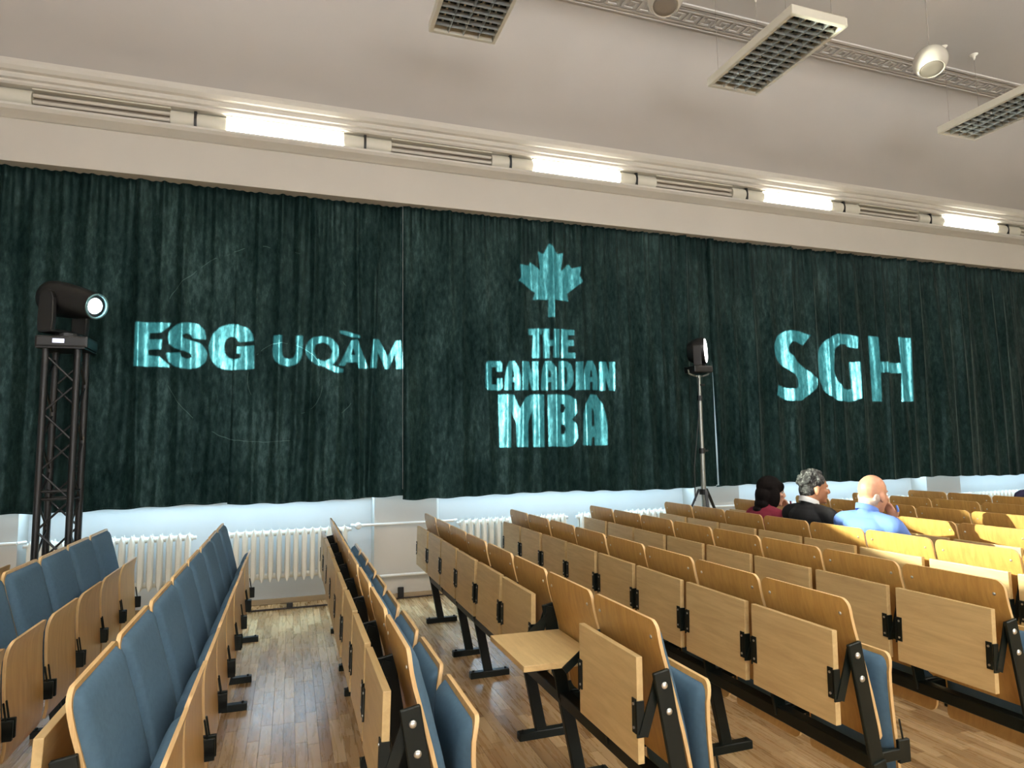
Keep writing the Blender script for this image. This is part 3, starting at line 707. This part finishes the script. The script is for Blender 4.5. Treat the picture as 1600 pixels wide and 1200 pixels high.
for s_ in (-1, 1):
    ya = MB()
    o_ = side*s_*0.155; f2 = Vector((dirv.x, dirv.y, 0)).normalized()
    outl = [(-0.065, 0.13), (0.065, 0.13), (0.075, 0.20), (0.068, 0.40), (0.045, 0.455), (0, 0.475), (-0.045, 0.455), (-0.068, 0.40), (-0.075, 0.20)]
    n_ = len(outl)
    vs = [hc*Vector((1, 1, 0)).x*0 + Vector((hc.x, hc.y, 0)) + o_ + f2*u + side*s_*0.022*e + Vector((0, 0, z_)) for e in (-1, 1) for u, z_ in outl]
    ya.add(vs, [(i, (i+1) % n_, n_+(i+1) % n_, n_+i) for i in range(n_)]+[tuple(range(n_-1, -1, -1)), tuple(range(n_, 2*n_))])
    yo = ya.obj('yoke_arm', 'black', mh, bevel=0.01)
yb_ = MB(); yb_.bar(Vector((hc.x, hc.y, 0.135))-side*0.17, Vector((hc.x, hc.y, 0.135))+side*0.17, 0.13, 0.03, (0, 0, 1)); yb_.obj('yoke_bridge', 'black', mh, bevel=0.008)
# head body: tapered barrel along the aim direction
Rq = dirv.to_track_quat('Z', 'Y').to_matrix()
def along(mb): mb.v = [tuple(hc + Rq @ Vector((v[0]*1.12, v[1]*1.12, v[2]*1.08))) for v in mb.v]; return mb
along(MB().lathe([(0.02, -0.185), (0.09, -0.175), (0.122, -0.14), (0.132, -0.08), (0.130, 0.0), (0.122, 0.10), (0.108, 0.20), (0.098, 0.27), (0.096, 0.30), (0.088, 0.302), (0.084, 0.285), (0.002, 0.283)], 28)).obj('head_shell', 'black', mh, smooth=True, angle=0.6)
along(MB().lathe([(0.080, 0.290), (0.094, 0.302), (0.094, 0.309), (0.082, 0.309)], 28, ring=True)).obj('lens_rim', 'lens_rim', mh, smooth=True)
along(MB().lathe([(0.058, 0.286), (0.05, 0.300), (0.03, 0.307), (0.003, 0.309)], 24)).obj('lens', 'lens_on', mh, smooth=True)
beam = bpy.data.lights.new('beam', 'SPOT'); bo = bpy.data.objects.new('beam', beam); COL.objects.link(bo)
beam.energy = BEAM_W; beam.color = (0.95, 1.0, 0.80); beam.spot_size = math.radians(43.6); beam.spot_blend = 0.06; beam.shadow_soft_size = 0.012
bo.location = hc + dirv*0.36; BAZ, BEL = math.radians(-29), math.radians(3.3); bdir = Vector((math.cos(BAZ)*math.cos(BEL), math.sin(BAZ)*math.cos(BEL), math.sin(BEL)))
bo.rotation_euler = bdir.to_track_quat('-Z', 'Y').to_euler(); bo.parent = mh

# ------------------------------------------------------------------ tripod stand and wash light
SX, SY = 4.43, 6.28
ts = thing('light_stand', 'tall silver tripod light stand before the curtain gap', 'tripod stand', (SX, SY, 0))
MB().tube((0, 0, 0.55), (0, 0, 1.53), 0.028, None, 14).obj('lower_pole', 'chrome', ts, smooth=True, angle=0.6)
MB().tube((0, 0, 1.53), (0, 0, 2.12), 0.023, None, 14).obj('middle_pole', 'chrome', ts, smooth=True, angle=0.6)
MB().tube((0, 0, 2.12), (0, 0, 2.33), 0.019, None, 14).obj('upper_pole', 'chrome', ts, smooth=True, angle=0.6)
for z_, r_ in ((1.50, 0.036), (2.10, 0.031), (1.04, 0.05), (0.55, 0.045)): MB().tube((0, 0, z_-0.03), (0, 0, z_+0.03), r_, None, 14).obj('collar', 'black', ts, smooth=True, angle=0.6)
MB().tube((0, -0.03, 2.25), (0.05, -0.03, 2.25), 0.012, None, 8).obj('clamp_knob', 'black', ts)
MB().tube((0.0, -0.02, 1.50), (0.06, -0.03, 1.50), 0.01, None, 8).obj('clamp_knob', 'black', ts)
for q in (0.35, 2.45, 4.54):
    e_ = (0.62*math.cos(q), 0.36*math.sin(q), 0.02)
    lgm = MB(); lgm.bar((0.05*math.cos(q), 0.05*math.sin(q), 1.07), e_, 0.030, 0.022, (0, 0, 1)); lo = lgm.obj('leg', 'black', ts, bevel=0.004)
    MB().ell(e_, (0.025, 0.025, 0.02), None, 10, 6).obj('rubber_foot', 'black', lo)
    MB().tube((0, 0, 0.55), (e_[0]*0.5, e_[1]*0.5, 0.545), 0.009, None, 8).obj('leg_brace', 'black', ts)
MB().path([(-0.03, -0.04, 2.33), (-0.06, -0.05, 1.9), (-0.13, -0.05, 1.42), (-0.15, -0.06, 1.33), (-0.155, -0.06, 0.95)], 0.006, 6).obj('power_cord', 'black', ts)
wl = thing('wash_light', 'black LED wash light with glowing lens on the tripod stand', 'stage light', (SX, SY, 2.33))
MB().box(-0.125, 0.125, -0.105, 0.105, 0.06, 0.135).obj('base', 'black', wl, bevel=0.014)
MB().path([(-0.14, 0, 0.10), (-0.13, 0, 0.05), (-0.05, 0, 0.025), (0.05, 0, 0.025), (0.13, 0, 0.05), (0.14, 0, 0.10)], 0.010, 8).obj('mount_bracket', 'chrome', wl, smooth=True)
MB().tube((0, 0, 0.0), (0, 0, 0.03), 0.022).obj('spigot', 'chrome', wl)
wd_ = Vector((0.73, -0.68, 0.03)).normalized(); whc = Vector((0.02, 0.0, 0.315)); Rw = wd_.to_track_quat('Z', 'Y').to_matrix()
def along2(mb): mb.v = [tuple(whc + Rw @ Vector(v)) for v in mb.v]; return mb
along2(MB().lathe([(0.03, -0.135), (0.10, -0.125), (0.135, -0.07), (0.15, -0.02), (0.155, 0.06), (0.150, 0.075), (0.144, 0.065), (0.01, 0.062)], 28)).obj('head_shell', 'black', wl, smooth=True, angle=0.6)
along2(MB().lathe([(0.138, 0.064), (0.132, 0.076), (0.003, 0.080)], 28)).obj('lens', 'lens_warm', wl, smooth=True, angle=0.6)
ws = Vector((-wd_.y, wd_.x, 0)).normalized()
for s_ in (-1, 1):
    ym = MB(); ym.bar(Vector((0.02, 0, 0.13))+ws*s_*0.165, Vector((0.02, 0, 0.36))+ws*s_*0.165, 0.09, 0.022, ws); ym.obj('yoke_arm', 'black', wl, bevel=0.008)
wsp = bpy.data.lights.new('wash', 'SPOT'); wo_ = bpy.data.objects.new('wash', wsp); COL.objects.link(wo_); wo_.parent = wl
wsp.energy = 60; wsp.spot_size = math.radians(70); wsp.spot_blend = 0.8; wsp.color = (0.8, 0.9, 1.0); wsp.shadow_soft_size = 0.1
wo_.location = whc + wd_*0.12; wo_.rotation_euler = wd_.to_track_quat('-Z', 'Y').to_euler()

# ------------------------------------------------------------------ people
def to_mesh(mb, name, voxel, smooth_it, mats, classify):
    tmp = mb.mesh(name+'_raw', mats[0]); o = bpy.data.objects.new(name+'_raw', tmp); COL.objects.link(o)
    rm = o.modifiers.new('r', 'REMESH'); rm.mode = 'VOXEL'; rm.voxel_size = voxel; rm.adaptivity = 0
    sm = o.modifiers.new('s', 'SMOOTH'); sm.iterations = smooth_it; sm.factor = 0.5
    dg = bpy.context.evaluated_depsgraph_get(); dg.update()
    me = bpy.data.meshes.new_from_object(o.evaluated_get(dg)); me.name = name
    bpy.data.objects.remove(o); bpy.data.meshes.remove(tmp)
    me.materials.clear()
    for m_ in mats: me.materials.append(MT[m_])
    co = np.empty(len(me.vertices)*3); me.vertices.foreach_get('co', co); co = co.reshape(-1, 3)
    for p_ in me.polygons:
        p_.use_smooth = True; c = co[list(p_.vertices)].mean(0); p_.material_index = classify(c)
    return me
def person(loc, label, cloth, skinm, head_turn, lean, hand, coll=None, hair=None, scale=1.0, sh_w=0.205, tilt=0.0, head_dx=0.0, hip=(0.30, 0.52), HS_=1.03):
    t_ = thing('person', label, 'person', loc)
    t_.scale = (scale,)*3
    b = MB(); hx_, hz = hip
    V = Vector
    pel = V((hx_, 0, hz)); chest = V((hx_-0.05+lean*0.5, 0, 0.83)); neckb = V((hx_-0.04+lean, 0, 1.055)); 
    hdc = V((hx_+0.0+lean+head_dx, 0, 1.175))
    # trunk
    b.ell(pel, (0.14, 0.185, 0.13)); b.ell(pel.lerp(chest, 0.5), (0.125, 0.165, 0.18)); b.ell(chest, (0.13, 0.185, 0.18))
    b.ell(chest.lerp(neckb, 0.55), (0.115, 0.195, 0.10)); b.ell(neckb-V((0.0, 0, 0.045)), (0.085, 0.15, 0.06))
    b.caps([neckb-V((0.01, 0, 0.06)), neckb+V((0.005, 0, 0.03)), hdc-V((0.015, 0, 0.06))], [0.07, 0.058, 0.056])
    # arms
    sr = []
    for s_ in (-1, 1):
        sh = chest.lerp(neckb, 0.62) + V((0, s_*sh_w, 0.0))
        b.caps([neckb-V((0, 0, 0.03)), sh+V((0, -s_*0.02, 0.015)), sh], [0.055, 0.062, 0.064])
        if hand == s_:
            el = sh + V((0.21, s_*0.0, -0.23)); wr = hdc + V((0.135, s_*0.050, -0.185))
        else:
            el = sh + V((0.08, s_*0.05, -0.27)); wr = el + V((0.22, -s_*0.07, -0.03))
        b.caps([sh, el, wr], [0.064, 0.047, 0.030])
        fd = (hdc + V((0.115, s_*0.015, -0.075)) - wr).normalized() if hand == s_ else V((0.93, -s_*0.3, -0.15)).normalized()
        sd = fd.cross(V((1, 0, 0)) if hand == s_ else V((0, 0, 1))).normalized(); up = sd.cross(fd)
        palm = wr + fd*0.045
        R = Matrix((fd, sd, up)).transposed(); b.ell(palm, (0.05, 0.042, 0.018), R)
        for q, (off, ln) in enumerate(((-0.030, 0.062), (-0.010, 0.072), (0.010, 0.068), (0.029, 0.054))):
            p0 = palm+fd*0.036+sd*off; p1 = p0+fd*ln*0.5-up*0.006; p2 = p1+fd*ln*0.38-up*0.022
            b.caps([p0, p1, p2], [0.0098, 0.0092, 0.0082], n=8)
        p0 = palm - sd*0.036 - fd*0.012; p1 = p0+fd*0.032-sd*0.026; p2 = p1+fd*0.030-sd*0.004
        b.caps([p0, p1, p2], [0.0125, 0.011, 0.0095], n=8)
        sr.append((el, wr, fd))
    # legs
    for s_ in (-1, 1):
        hp_ = pel + V((0.02, s_*0.095, -0.02)); kn = V((hx_+0.40, s_*0.11, 0.50)); an = V((hx_+0.36, s_*0.11, 0.09))
        b.caps([hp_, kn, kn.lerp(an, 0.35), an], [0.088, 0.062, 0.056, 0.040]); b.caps([an-V((0.03, 0, 0.05)), an+V((0.10, 0, -0.055)), an+V((0.16, 0, -0.062))], [0.038, 0.034, 0.026])
    # head (facing +x before the turn)
    Rh = Matrix.Rotation(head_turn, 3, 'Z') @ Matrix.Rotation(tilt, 3, 'Y')
    H = lambda x_, y_, z_: hdc + Rh @ V((x_*HS_, y_*HS_, z_*HS_))
    _ell = b.ell; hell = lambda c_, r_, R_: _ell(c_, tuple(q_*HS_ for q_ in r_), R_)
    hell(H(-0.012, 0, 0.035), (0.098, 0.077, 0.096), Rh); hell(H(0.022, 0, -0.02), (0.070, 0.064, 0.095), Rh); hell(H(0.035, 0, -0.075), (0.048, 0.044, 0.040), Rh)
    hell(H(0.072, 0, -0.098), (0.018, 0.022, 0.016), Rh); hell(H(-0.045, 0, -0.045), (0.055, 0.056, 0.07), Rh)
    b.caps([H(0.088, 0, 0.018), H(0.106, 0, -0.022)], [0.010, 0.014]); hell(H(0.098, 0, -0.030), (0.012, 0.018, 0.008), Rh)
    hell(H(0.080, 0, 0.030), (0.016, 0.05, 0.010), Rh)
    hell(H(0.086, 0, -0.058), (0.009, 0.022, 0.006), Rh); hell(H(0.084, 0, -0.070), (0.009, 0.019, 0.006), Rh)
    for s_ in (-1, 1):
        hell(H(-0.010, s_*0.079, -0.012), (0.020, 0.010, 0.034), Rh @ Matrix.Rotation(s_*0.35, 3, 'Z')); hell(H(-0.008, s_*0.076, -0.038), (0.010, 0.008, 0.012), Rh)
        hell(H(0.066, s_*0.040, -0.018), (0.020, 0.022, 0.016), Rh)
    nz = neckb.z + 0.024
    def segd(v, a, b_):
        t2 = max(0, min(1, (v-a).dot(b_-a)/(b_-a).length_squared)); return (v-a-(b_-a)*t2).length
    def cls(c):
        v = V(c)
        for el, wr, fd in sr:
            if (v-wr).dot(fd) > -0.004 and segd(v, wr, wr+fd*0.13) < 0.058: return 0
        if v.z > nz - 0.45*(v.x-neckb.x) and segd(v, neckb, hdc) < 0.15 and all(segd(v, el, wr) > 0.048 for el, wr, fd in sr): return 0
        if v.z < 0.10: return 3
        if v.z < hz+0.04 and v.x > hx_-0.02 or v.z < hz-0.05: return 2
        return 1
    me = to_mesh(b, 'body', 0.0075, 4, [skinm, cloth, 'trouser', 'shoe'], cls)
    link('body', me, t_)
    for s_ in (-1, 1):
        MB().ell(H(0.078, s_*0.034, 0.006), (0.012, 0.013, 0.010), Rh, 12, 8).obj('eye', 'collar', t_, smooth=True)
    if coll:
        c = MB(); ring = []
        for i in range(24):
            q = 2*PI*i/24
            for rr_, dz_ in ((0.076, -0.016), (0.070, 0.024), (0.063, 0.024), (0.066, -0.016)):
                ring.append(neckb + V((0.004+rr_*math.cos(q)*1.02, rr_*math.sin(q)*1.05, dz_+0.018-0.03*math.cos(q))))
        fs = []
        for i in range(24):
            for j in range(4): fs.append((i*4+j, ((i+1) % 24)*4+j, ((i+1) % 24)*4+(j+1) % 4, i*4+(j+1) % 4))
        c.add(ring, fs); c.obj('collar', coll, t_, smooth=True, angle=0.8)
    if hair == 'bob':
        h = MB(); h0 = h.ell; h.ell = lambda c_, r_, R_=None, nu=16, nv=10: h0(c_, tuple(q_*HS_ for q_ in r_), R_, nu, nv)
        h.ell(H(-0.022, 0, 0.045), (0.108, 0.092, 0.098), Rh); h.ell(H(-0.055, 0, -0.03), (0.082, 0.096, 0.11), Rh); h.ell(H(-0.075, 0, -0.105), (0.062, 0.098, 0.065), Rh)
        h.ell(H(-0.105, 0, -0.150), (0.045, 0.085, 0.030), Rh)
        for s_ in (-1, 1): h.ell(H(0.0, s_*0.074, -0.035), (0.052, 0.026, 0.095), Rh); h.ell(H(0.045, s_*0.055, 0.055), (0.042, 0.028, 0.045), Rh)
        link('hair', to_mesh(h, 'hair', 0.007, 3, ['hair_dark'], lambda c: 0), t_)
    elif hair == 'curly':
        h = MB(); h0 = h.ell; h.ell = lambda c_, r_, R_=None, nu=16, nv=10: h0(c_, tuple(q_*HS_ for q_ in r_), R_, nu, nv); rr = random.Random(4)
        h.ell(H(-0.024, 0, 0.052), (0.104, 0.084, 0.088), Rh); h.ell(H(-0.058, 0, -0.012), (0.062, 0.078, 0.075), Rh)
        for _ in range(130):
            q = rr.uniform(0, 2*PI); a = rr.uniform(0, 1.9)
            d = V((math.sin(a)*math.cos(q), math.sin(a)*math.sin(q), math.cos(a)))
            if d.x > 0.55 and d.z < 0.75 or (d.z < 0.05 and d.x > -0.15): continue
            r_ = rr.uniform(0.012, 0.021); h.ell(H(-0.022+d.x*0.104, d.y*0.084, 0.048+d.z*0.092), (r_, r_, r_), None, 8, 6)
        link('hair', to_mesh(h, 'hair', 0.006, 2, ['hair_grey'], lambda c: 0), t_)
    elif hair == 'fringe':
        h = MB(); h0 = h.ell; h.ell = lambda c_, r_, R_=None, nu=16, nv=10: h0(c_, tuple(q_*HS_ for q_ in r_), R_, nu, nv)
        h.ell(H(-0.046, 0, -0.046), (0.0575, 0.0605, 0.05), Rh)
        for s_ in (-1, 1): h.ell(H(-0.040, s_*0.062, -0.018), (0.028, 0.012, 0.030), Rh)
        link('hair', to_mesh(h, 'hair', 0.006, 3, ['hair_white'], lambda c: 0), t_)
    elif hair == 'short':
        h = MB(); h0 = h.ell; h.ell = lambda c_, r_, R_=None, nu=16, nv=10: h0(c_, tuple(q_*HS_ for q_ in r_), R_, nu, nv); h.ell(H(-0.022, 0, 0.045), (0.102, 0.083, 0.093), Rh); h.ell(H(-0.055, 0, -0.02), (0.062, 0.074, 0.075), Rh)
        link('hair', to_mesh(h, 'hair', 0.007, 3, ['hair_dark'], lambda c: 0), t_)
    return t_
xr = ROWX[7]
person((xr, 4.69, -0.03), 'person with dark bobbed hair in a maroon top, hand at chin', 'maroon', 'skin_c', -0.45, -0.02, -1, None, 'bob', 1.0, 0.175, 0.08, 0.03)
person((xr, 4.19, 0.03), 'person with curly grey hair in a black suit and white collar', 'suit', 'skin_b', -0.42, -0.02, 0, 'collar', 'curly', 1.0, 0.215, 0.05, 0.03)
person((xr, 3.655, 0.015), 'bald person in a light blue shirt, chin resting on hand', 'shirt', 'skin_a', 0.05, 0.0, -1, 'shirt', 'fringe', 1.0, 0.225, 0.10, 0.03, HS_=1.10)
person((ROWX[11], 4.6, 0.0), 'person in purple navy clothing, shoulder only, at the right edge', 'navy', 'skin_b', 0.1, 0.0, 0, None, 'short', 1.0, 0.215, 0.05, 0.02)

# ------------------------------------------------------------------ logo projectors behind the camera
def unpx(x, y, Y):      # a mark measured on the photograph, placed on the curtain plane
    d = FW*F_PX + RT*(x-800) + UP*(600-y); return Vector((0, 0, CAM_H)) + d*(Y/d.y)
def crop(ox, oy, s, pts, dx=0): return [(ox+(x+dx)*s, oy+y*s) for x, y in pts]
def smoothed(pts, it=1):
    for _ in range(it):
        o = []
        for a, b_ in zip(pts, pts[1:]+pts[:1]):
            o += [(a[0]*0.75+b_[0]*0.25, a[1]*0.75+b_[1]*0.25), (a[0]*0.25+b_[0]*0.75, a[1]*0.25+b_[1]*0.75)]
        pts = o
    return pts
def rounded(pts):   # corner-cut only where the outline turns gently, so that curves come out round and corners stay sharp
    out = []; n = len(pts)
    for i in range(n):
        a, p_, c = Vector(pts[i-1]), Vector(pts[i]), Vector(pts[(i+1) % n])
        u, v = (p_-a), (c-p_)
        ang = u.angle(v, 0) if u.length and v.length else 0
        if ang < 0.95: out += [tuple(p_-u*0.25), tuple(p_*0.90+(a+c)*0.05), tuple(p_+v*0.25)]
        else: out.append(tuple(p_))
    return out
A_s = [(185,680),(215,680),(235,715),(245,760),(245,832),(215,832),(215,790),(200,790),(200,832),(162,832),(165,760),(172,715)]
A_h = [(203,722),(212,737),(214,765),(201,765)]
N_s = [(252,682),(288,682),(305,745),(305,682),(335,682),(335,832),(305,832),(285,765),(285,832),(252,832)]
LOGOS = {
 'left': dict(o=(180, 480, 0.3), solid=[
  [(105,75),(290,80),(285,92),(238,132),(178,132),(176,165),(242,167),(238,218),(172,218),(170,248),(228,255),(280,300),(278,310),(95,305)],
  [(472,165),(405,160),(392,138),(365,133),(348,145),(355,160),(400,172),(450,188),(480,235),(470,285),(430,312),(375,320),(310,308),(272,275),(264,235),(335,235),(345,258),(372,268),(398,258),(395,240),(365,228),(310,212),(278,185),(272,150),(285,115),(320,88),(375,76),(430,84),(465,115)],
  [(722,172),(715,135),(690,105),(640,88),(600,84),(545,100),(505,140),(485,200),(495,265),(530,310),(590,325),(650,322),(722,318),(722,195),(635,203),(633,238),(655,240),(650,262),(620,270),(590,262),(568,235),(565,190),(580,160),(605,148),(632,158),(642,178)],
  [(825,145),(868,142),(868,240),(880,262),(905,268),(930,260),(942,235),(942,148),(978,148),(975,235),(965,275),(940,298),(905,305),(860,298),(830,275),(820,240)],
  [(1080,148),(1130,160),(1162,200),(1166,240),(1150,280),(1128,300),(1190,322),(1185,338),(1150,340),(1080,305),(1040,295),(1005,265),(990,220),(1005,175),(1040,152)],
  [(1232,168),(1262,165),(1318,315),(1270,318),(1258,285),(1205,283),(1195,303),(1165,303)],
  [(1172,120),(1208,122),(1278,148),(1275,160),(1235,152),(1172,135)],
  [(1345,165),(1375,165),(1420,255),(1462,172),(1488,170),(1504,318),(1465,318),(1458,235),(1425,318),(1408,318),(1368,230),(1362,315),(1328,315)]],
  hole=[[(1080,180),(1115,195),(1132,230),(1120,268),(1085,280),(1050,265),(1033,225),(1045,192)], [(1240,205),(1228,245),(1252,245)]], pos=(-0.2, -3.4, 2.75)),
 'middle': dict(o=(740, 360, 0.3), solid=[
  [(393,68),(435,125),(463,120),(450,215),(497,175),(512,198),(558,190),(548,240),(570,265),(488,330),(495,370),(418,362),(418,452),(390,452),(390,360),(310,362),(320,325),(232,262),(245,242),(238,178),(290,185),(296,165),(345,210),(332,112),(365,122)],
  [(285,512),(357,512),(356,542),(342,542),(345,665),(305,665),(310,545),(288,545)],
  [(362,512),(395,512),(395,572),(412,572),(412,515),(445,515),(445,665),(412,665),(412,602),(395,602),(395,665),(364,665)],
  [(455,515),(525,518),(525,545),(492,545),(492,570),(522,570),(524,600),(492,602),(492,635),(530,637),(530,665),(455,665)],
  [(75,680),(140,680),(150,695),(150,735),(120,735),(120,712),(95,712),(95,802),(122,802),(122,770),(150,770),(150,820),(140,832),(75,832),(62,820),(62,695)],
  A_s, N_s, [(x+188, y) for x, y in A_s],
  [(438,682),(490,682),(512,700),(522,740),(522,785),(512,815),(492,832),(438,832)],
  [(535,684),(565,684),(565,832),(535,832)], [(x+402, y) for x, y in A_s], [(x+402, y+2) for x, y in N_s],
  [(130,855),(210,855),(240,930),(270,870),(300,855),(368,855),(370,1128),(312,1128),(305,940),(285,1000),(285,1128),(225,1128),(222,1000),(195,940),(195,1130),(138,1130)],
  [(388,855),(500,858),(535,880),(540,950),(515,985),(540,1010),(545,1080),(520,1120),(490,1128),(392,1125)],
  [(605,855),(640,858),(670,900),(690,960),(698,1020),(698,1118),(628,1120),(628,1078),(612,1078),(610,1122),(568,1120),(568,960),(580,900)]],
  hole=[A_h, [(x+188, y) for x, y in A_h], [(x+402, y) for x, y in A_h], [(472,712),(482,715),(488,740),(488,780),(482,800),(472,802)],
   [(450,905),(468,905),(475,925),(468,950),(450,950)], [(452,1012),(470,1012),(478,1035),(470,1062),(452,1062)], [(612,920),(625,950),(628,1020),(612,1022)]], pos=(2.7, -3.4, 2.75)),
 'right': dict(o=(1100, 490, 0.3), solid=[
  [(425,88),(500,88),(558,112),(525,165),(490,145),(455,145),(440,170),(440,200),(500,255),(560,305),(585,345),(580,395),(545,430),(520,452),(450,455),(378,425),(388,370),(440,390),(480,392),(500,375),(495,340),(450,300),(395,255),(370,215),(366,165),(385,120)],
  [(690,105),(755,105),(798,122),(795,182),(755,172),(745,158),(700,160),(682,185),(682,300),(695,350),(725,390),(760,395),(775,390),(762,252),(808,252),(820,440),(775,458),(705,455),(640,410),(605,340),(590,250),(600,190),(635,140)],
  [(862,115),(915,122),(922,250),(1025,258),(1012,122),(1072,130),(1085,458),(1032,458),(1028,310),(925,305),(930,458),(885,455)]], hole=[], pos=(6.6, -3.4, 2.75)),
}
CPL = CY-0.035
for nm, L in LOGOS.items():
    ox, oy, s = L['o']; P0 = Vector(L['pos'])
    W3 = lambda poly: [unpx(ox+x*s, oy+y*s, CPL) for x, y in poly]
    sol = [W3(rounded(p_) if len(p_) > 12 and nm == 'left' or nm == 'right' and len(p_) > 14 else p_) for p_ in L['solid']]; hol = [W3(p_) for p_ in L['hole']]
    allp = [v for p_ in sol for v in p_]; cen = sum(allp, Vector())/len(allp)
    ax = (cen-P0).normalized(); q = ax.to_track_quat('-Z', 'Y'); Rm = q.to_matrix(); GD = 0.32
    def to2(v):
        l = Rm.transposed() @ (v-P0); return Vector((l.x/-l.z*GD, l.y/-l.z*GD, 0))
    s2 = [[to2(v) for v in p_] for p_ in sol]; h2 = [[to2(v) for v in p_] for p_ in hol]
    rad = max(v.length for p_ in s2 for v in p_)
    o2 = rad*1.25
    outer = [Vector((-o2, -o2, 0)), Vector((o2, -o2, 0)), Vector((o2, o2, 0)), Vector((-o2, o2, 0))]
    loops = [outer]+s2
    tris = tessellate_polygon(loops); vs = [v for l_ in loops for v in l_]
    pr = thing('logo_projector', 'black gobo projector on a stand behind the camera, %s one' % nm, 'projector', P0, 0, 'gobo projectors')
    g = MB(); g.add([tuple(Rm @ Vector((v.x, v.y, -GD))) for v in vs], [tuple(t3) for t3 in tris])
    for l_ in h2:
        tr3 = tessellate_polygon([l_]); g.add([tuple(Rm @ Vector((v.x, v.y, -GD))) for v in l_], [tuple(t3) for t3 in tr3])
    me = bpy.data.meshes.new('gobo_plate'); me.from_pydata(g.v, [], g.f); me.materials.append(MT['black']); link('gobo_plate', me, pr)
    rb = o2*1.5
    bar_ = MB().lathe([(rb, -0.05), (rb, 0.45), (rb+0.012, 0.45), (rb+0.012, -0.05)], 24); bar_.f = bar_.f[:-2]
    bar_.v = [tuple(Rm @ Vector((x_, y_, -z_))) for x_, y_, z_ in bar_.v]; bar_.obj('barrel', 'black', pr, smooth=True, angle=0.6)
    bx_ = MB().box(-0.14, 0.14, -0.12, 0.12, 0.06, 0.45); bx_.v = [tuple(Rm @ Vector(v)) for v in bx_.v]; bx_.obj('lamp_house', 'black', pr, bevel=0.01)
    MB().tube((0, -0.2, -P0.z+0.9), (0, -0.2, -0.10), 0.02).obj('stand_pole', 'chrome', pr, smooth=True, angle=0.6)
    for k in range(3):
        a = k*2.094+0.5; MB().tube((0, -0.2, -P0.z+0.95), (0.5*math.cos(a), -0.2+0.5*math.sin(a), -P0.z+0.01), 0.014, None, 8).obj('leg', 'black', pr)
    ld = bpy.data.lights.new('gobo_lamp', 'SPOT'); lo = bpy.data.objects.new('gobo_lamp', ld); COL.objects.link(lo); lo.parent = pr
    lo.rotation_euler = q.to_euler(); ld.spot_size = 2*math.atan(rad*1.12/GD); ld.spot_blend = 0.0; ld.shadow_soft_size = 0.0003
    ld.color = (0.42, 0.90, 0.98); ld.energy = GOBO_W*((cen-P0).length/10.3)**2

# ------------------------------------------------------------------ oak strips of the floor
SW = 0.062
strips = []
x = XL+0.3
ci = 0
while x < 9.5:
    y = YB+2.5+random.uniform(0, 0.4)
    while y < NICHE-0.02:
        ln = random.choice((0.28, 0.36, 0.42, 0.48, 0.55)) + random.uniform(-0.03, 0.03)
        y1 = min(y+ln, NICHE-0.022)
        if y1-y > 0.05: strips.append((x, y, x+SW, y1, random.random()))
        y = y1 if y1 < NICHE-0.03 else NICHE
    x += SW; ci += 1
dg = bpy.context.evaluated_depsgraph_get(); dg.update()
camp = Vector((0, 0, CAM_H)); score = []
for i, (x0, y0, x1, y1, tn) in enumerate(strips):
    c = Vector(((x0+x1)/2, (y0+y1)/2, 0.002)); d = c-camp; zf = d.dot(FW)
    if zf < 0.4: continue
    u = 800+F_PX*d.dot(RT)/zf; v = 600-F_PX*d.dot(UP)/zf
    if not (-10 < u < 1610 and 690 < v < 1230): continue
    hit = SC.ray_cast(dg, c, -d.normalized(), distance=d.length-0.05)
    ar = (x1-x0)*(y1-y0)*CAM_H/(zf**3)
    score.append((ar*(1.0 if not hit[0] else 0.02), i))
score.sort(reverse=True)
single = set(i for _, i in score[:300])
def strip_mesh(lst, name):
    v = []; f = []; tn_ = []
    for x0, y0, x1, y1, tn in lst:
        o = len(v); g = 0.0002; e = 0.0006
        v += [(x0+g, y0+g, -0.004), (x1-g, y0+g, -0.004), (x1-g, y1-g, -0.004), (x0+g, y1-g, -0.004),
              (x0+g+e, y0+g+e, 0), (x1-g-e, y0+g+e, 0), (x1-g-e, y1-g-e, 0), (x0+g+e, y1-g-e, 0)]
        f += [(o+4, o+5, o+6, o+7), (o, o+1, o+5, o+4), (o+1, o+2, o+6, o+5), (o+2, o+3, o+7, o+6), (o+3, o, o+4, o+7)]
        tn_ += [tn]*8
    me = bpy.data.meshes.new(name); me.from_pydata(v, [], f); me.materials.append(MT['oak'])
    a = me.attributes.new('tone', 'FLOAT', 'POINT'); a.data.foreach_set('value', tn_)
    return me
for i in sorted(single): link('plank', strip_mesh([strips[i]], 'plank'), floor)
rest = link('plank_field', strip_mesh([s_ for i, s_ in enumerate(strips) if i not in single], 'plank_field'), floor)
rest['kind'] = 'stuff'
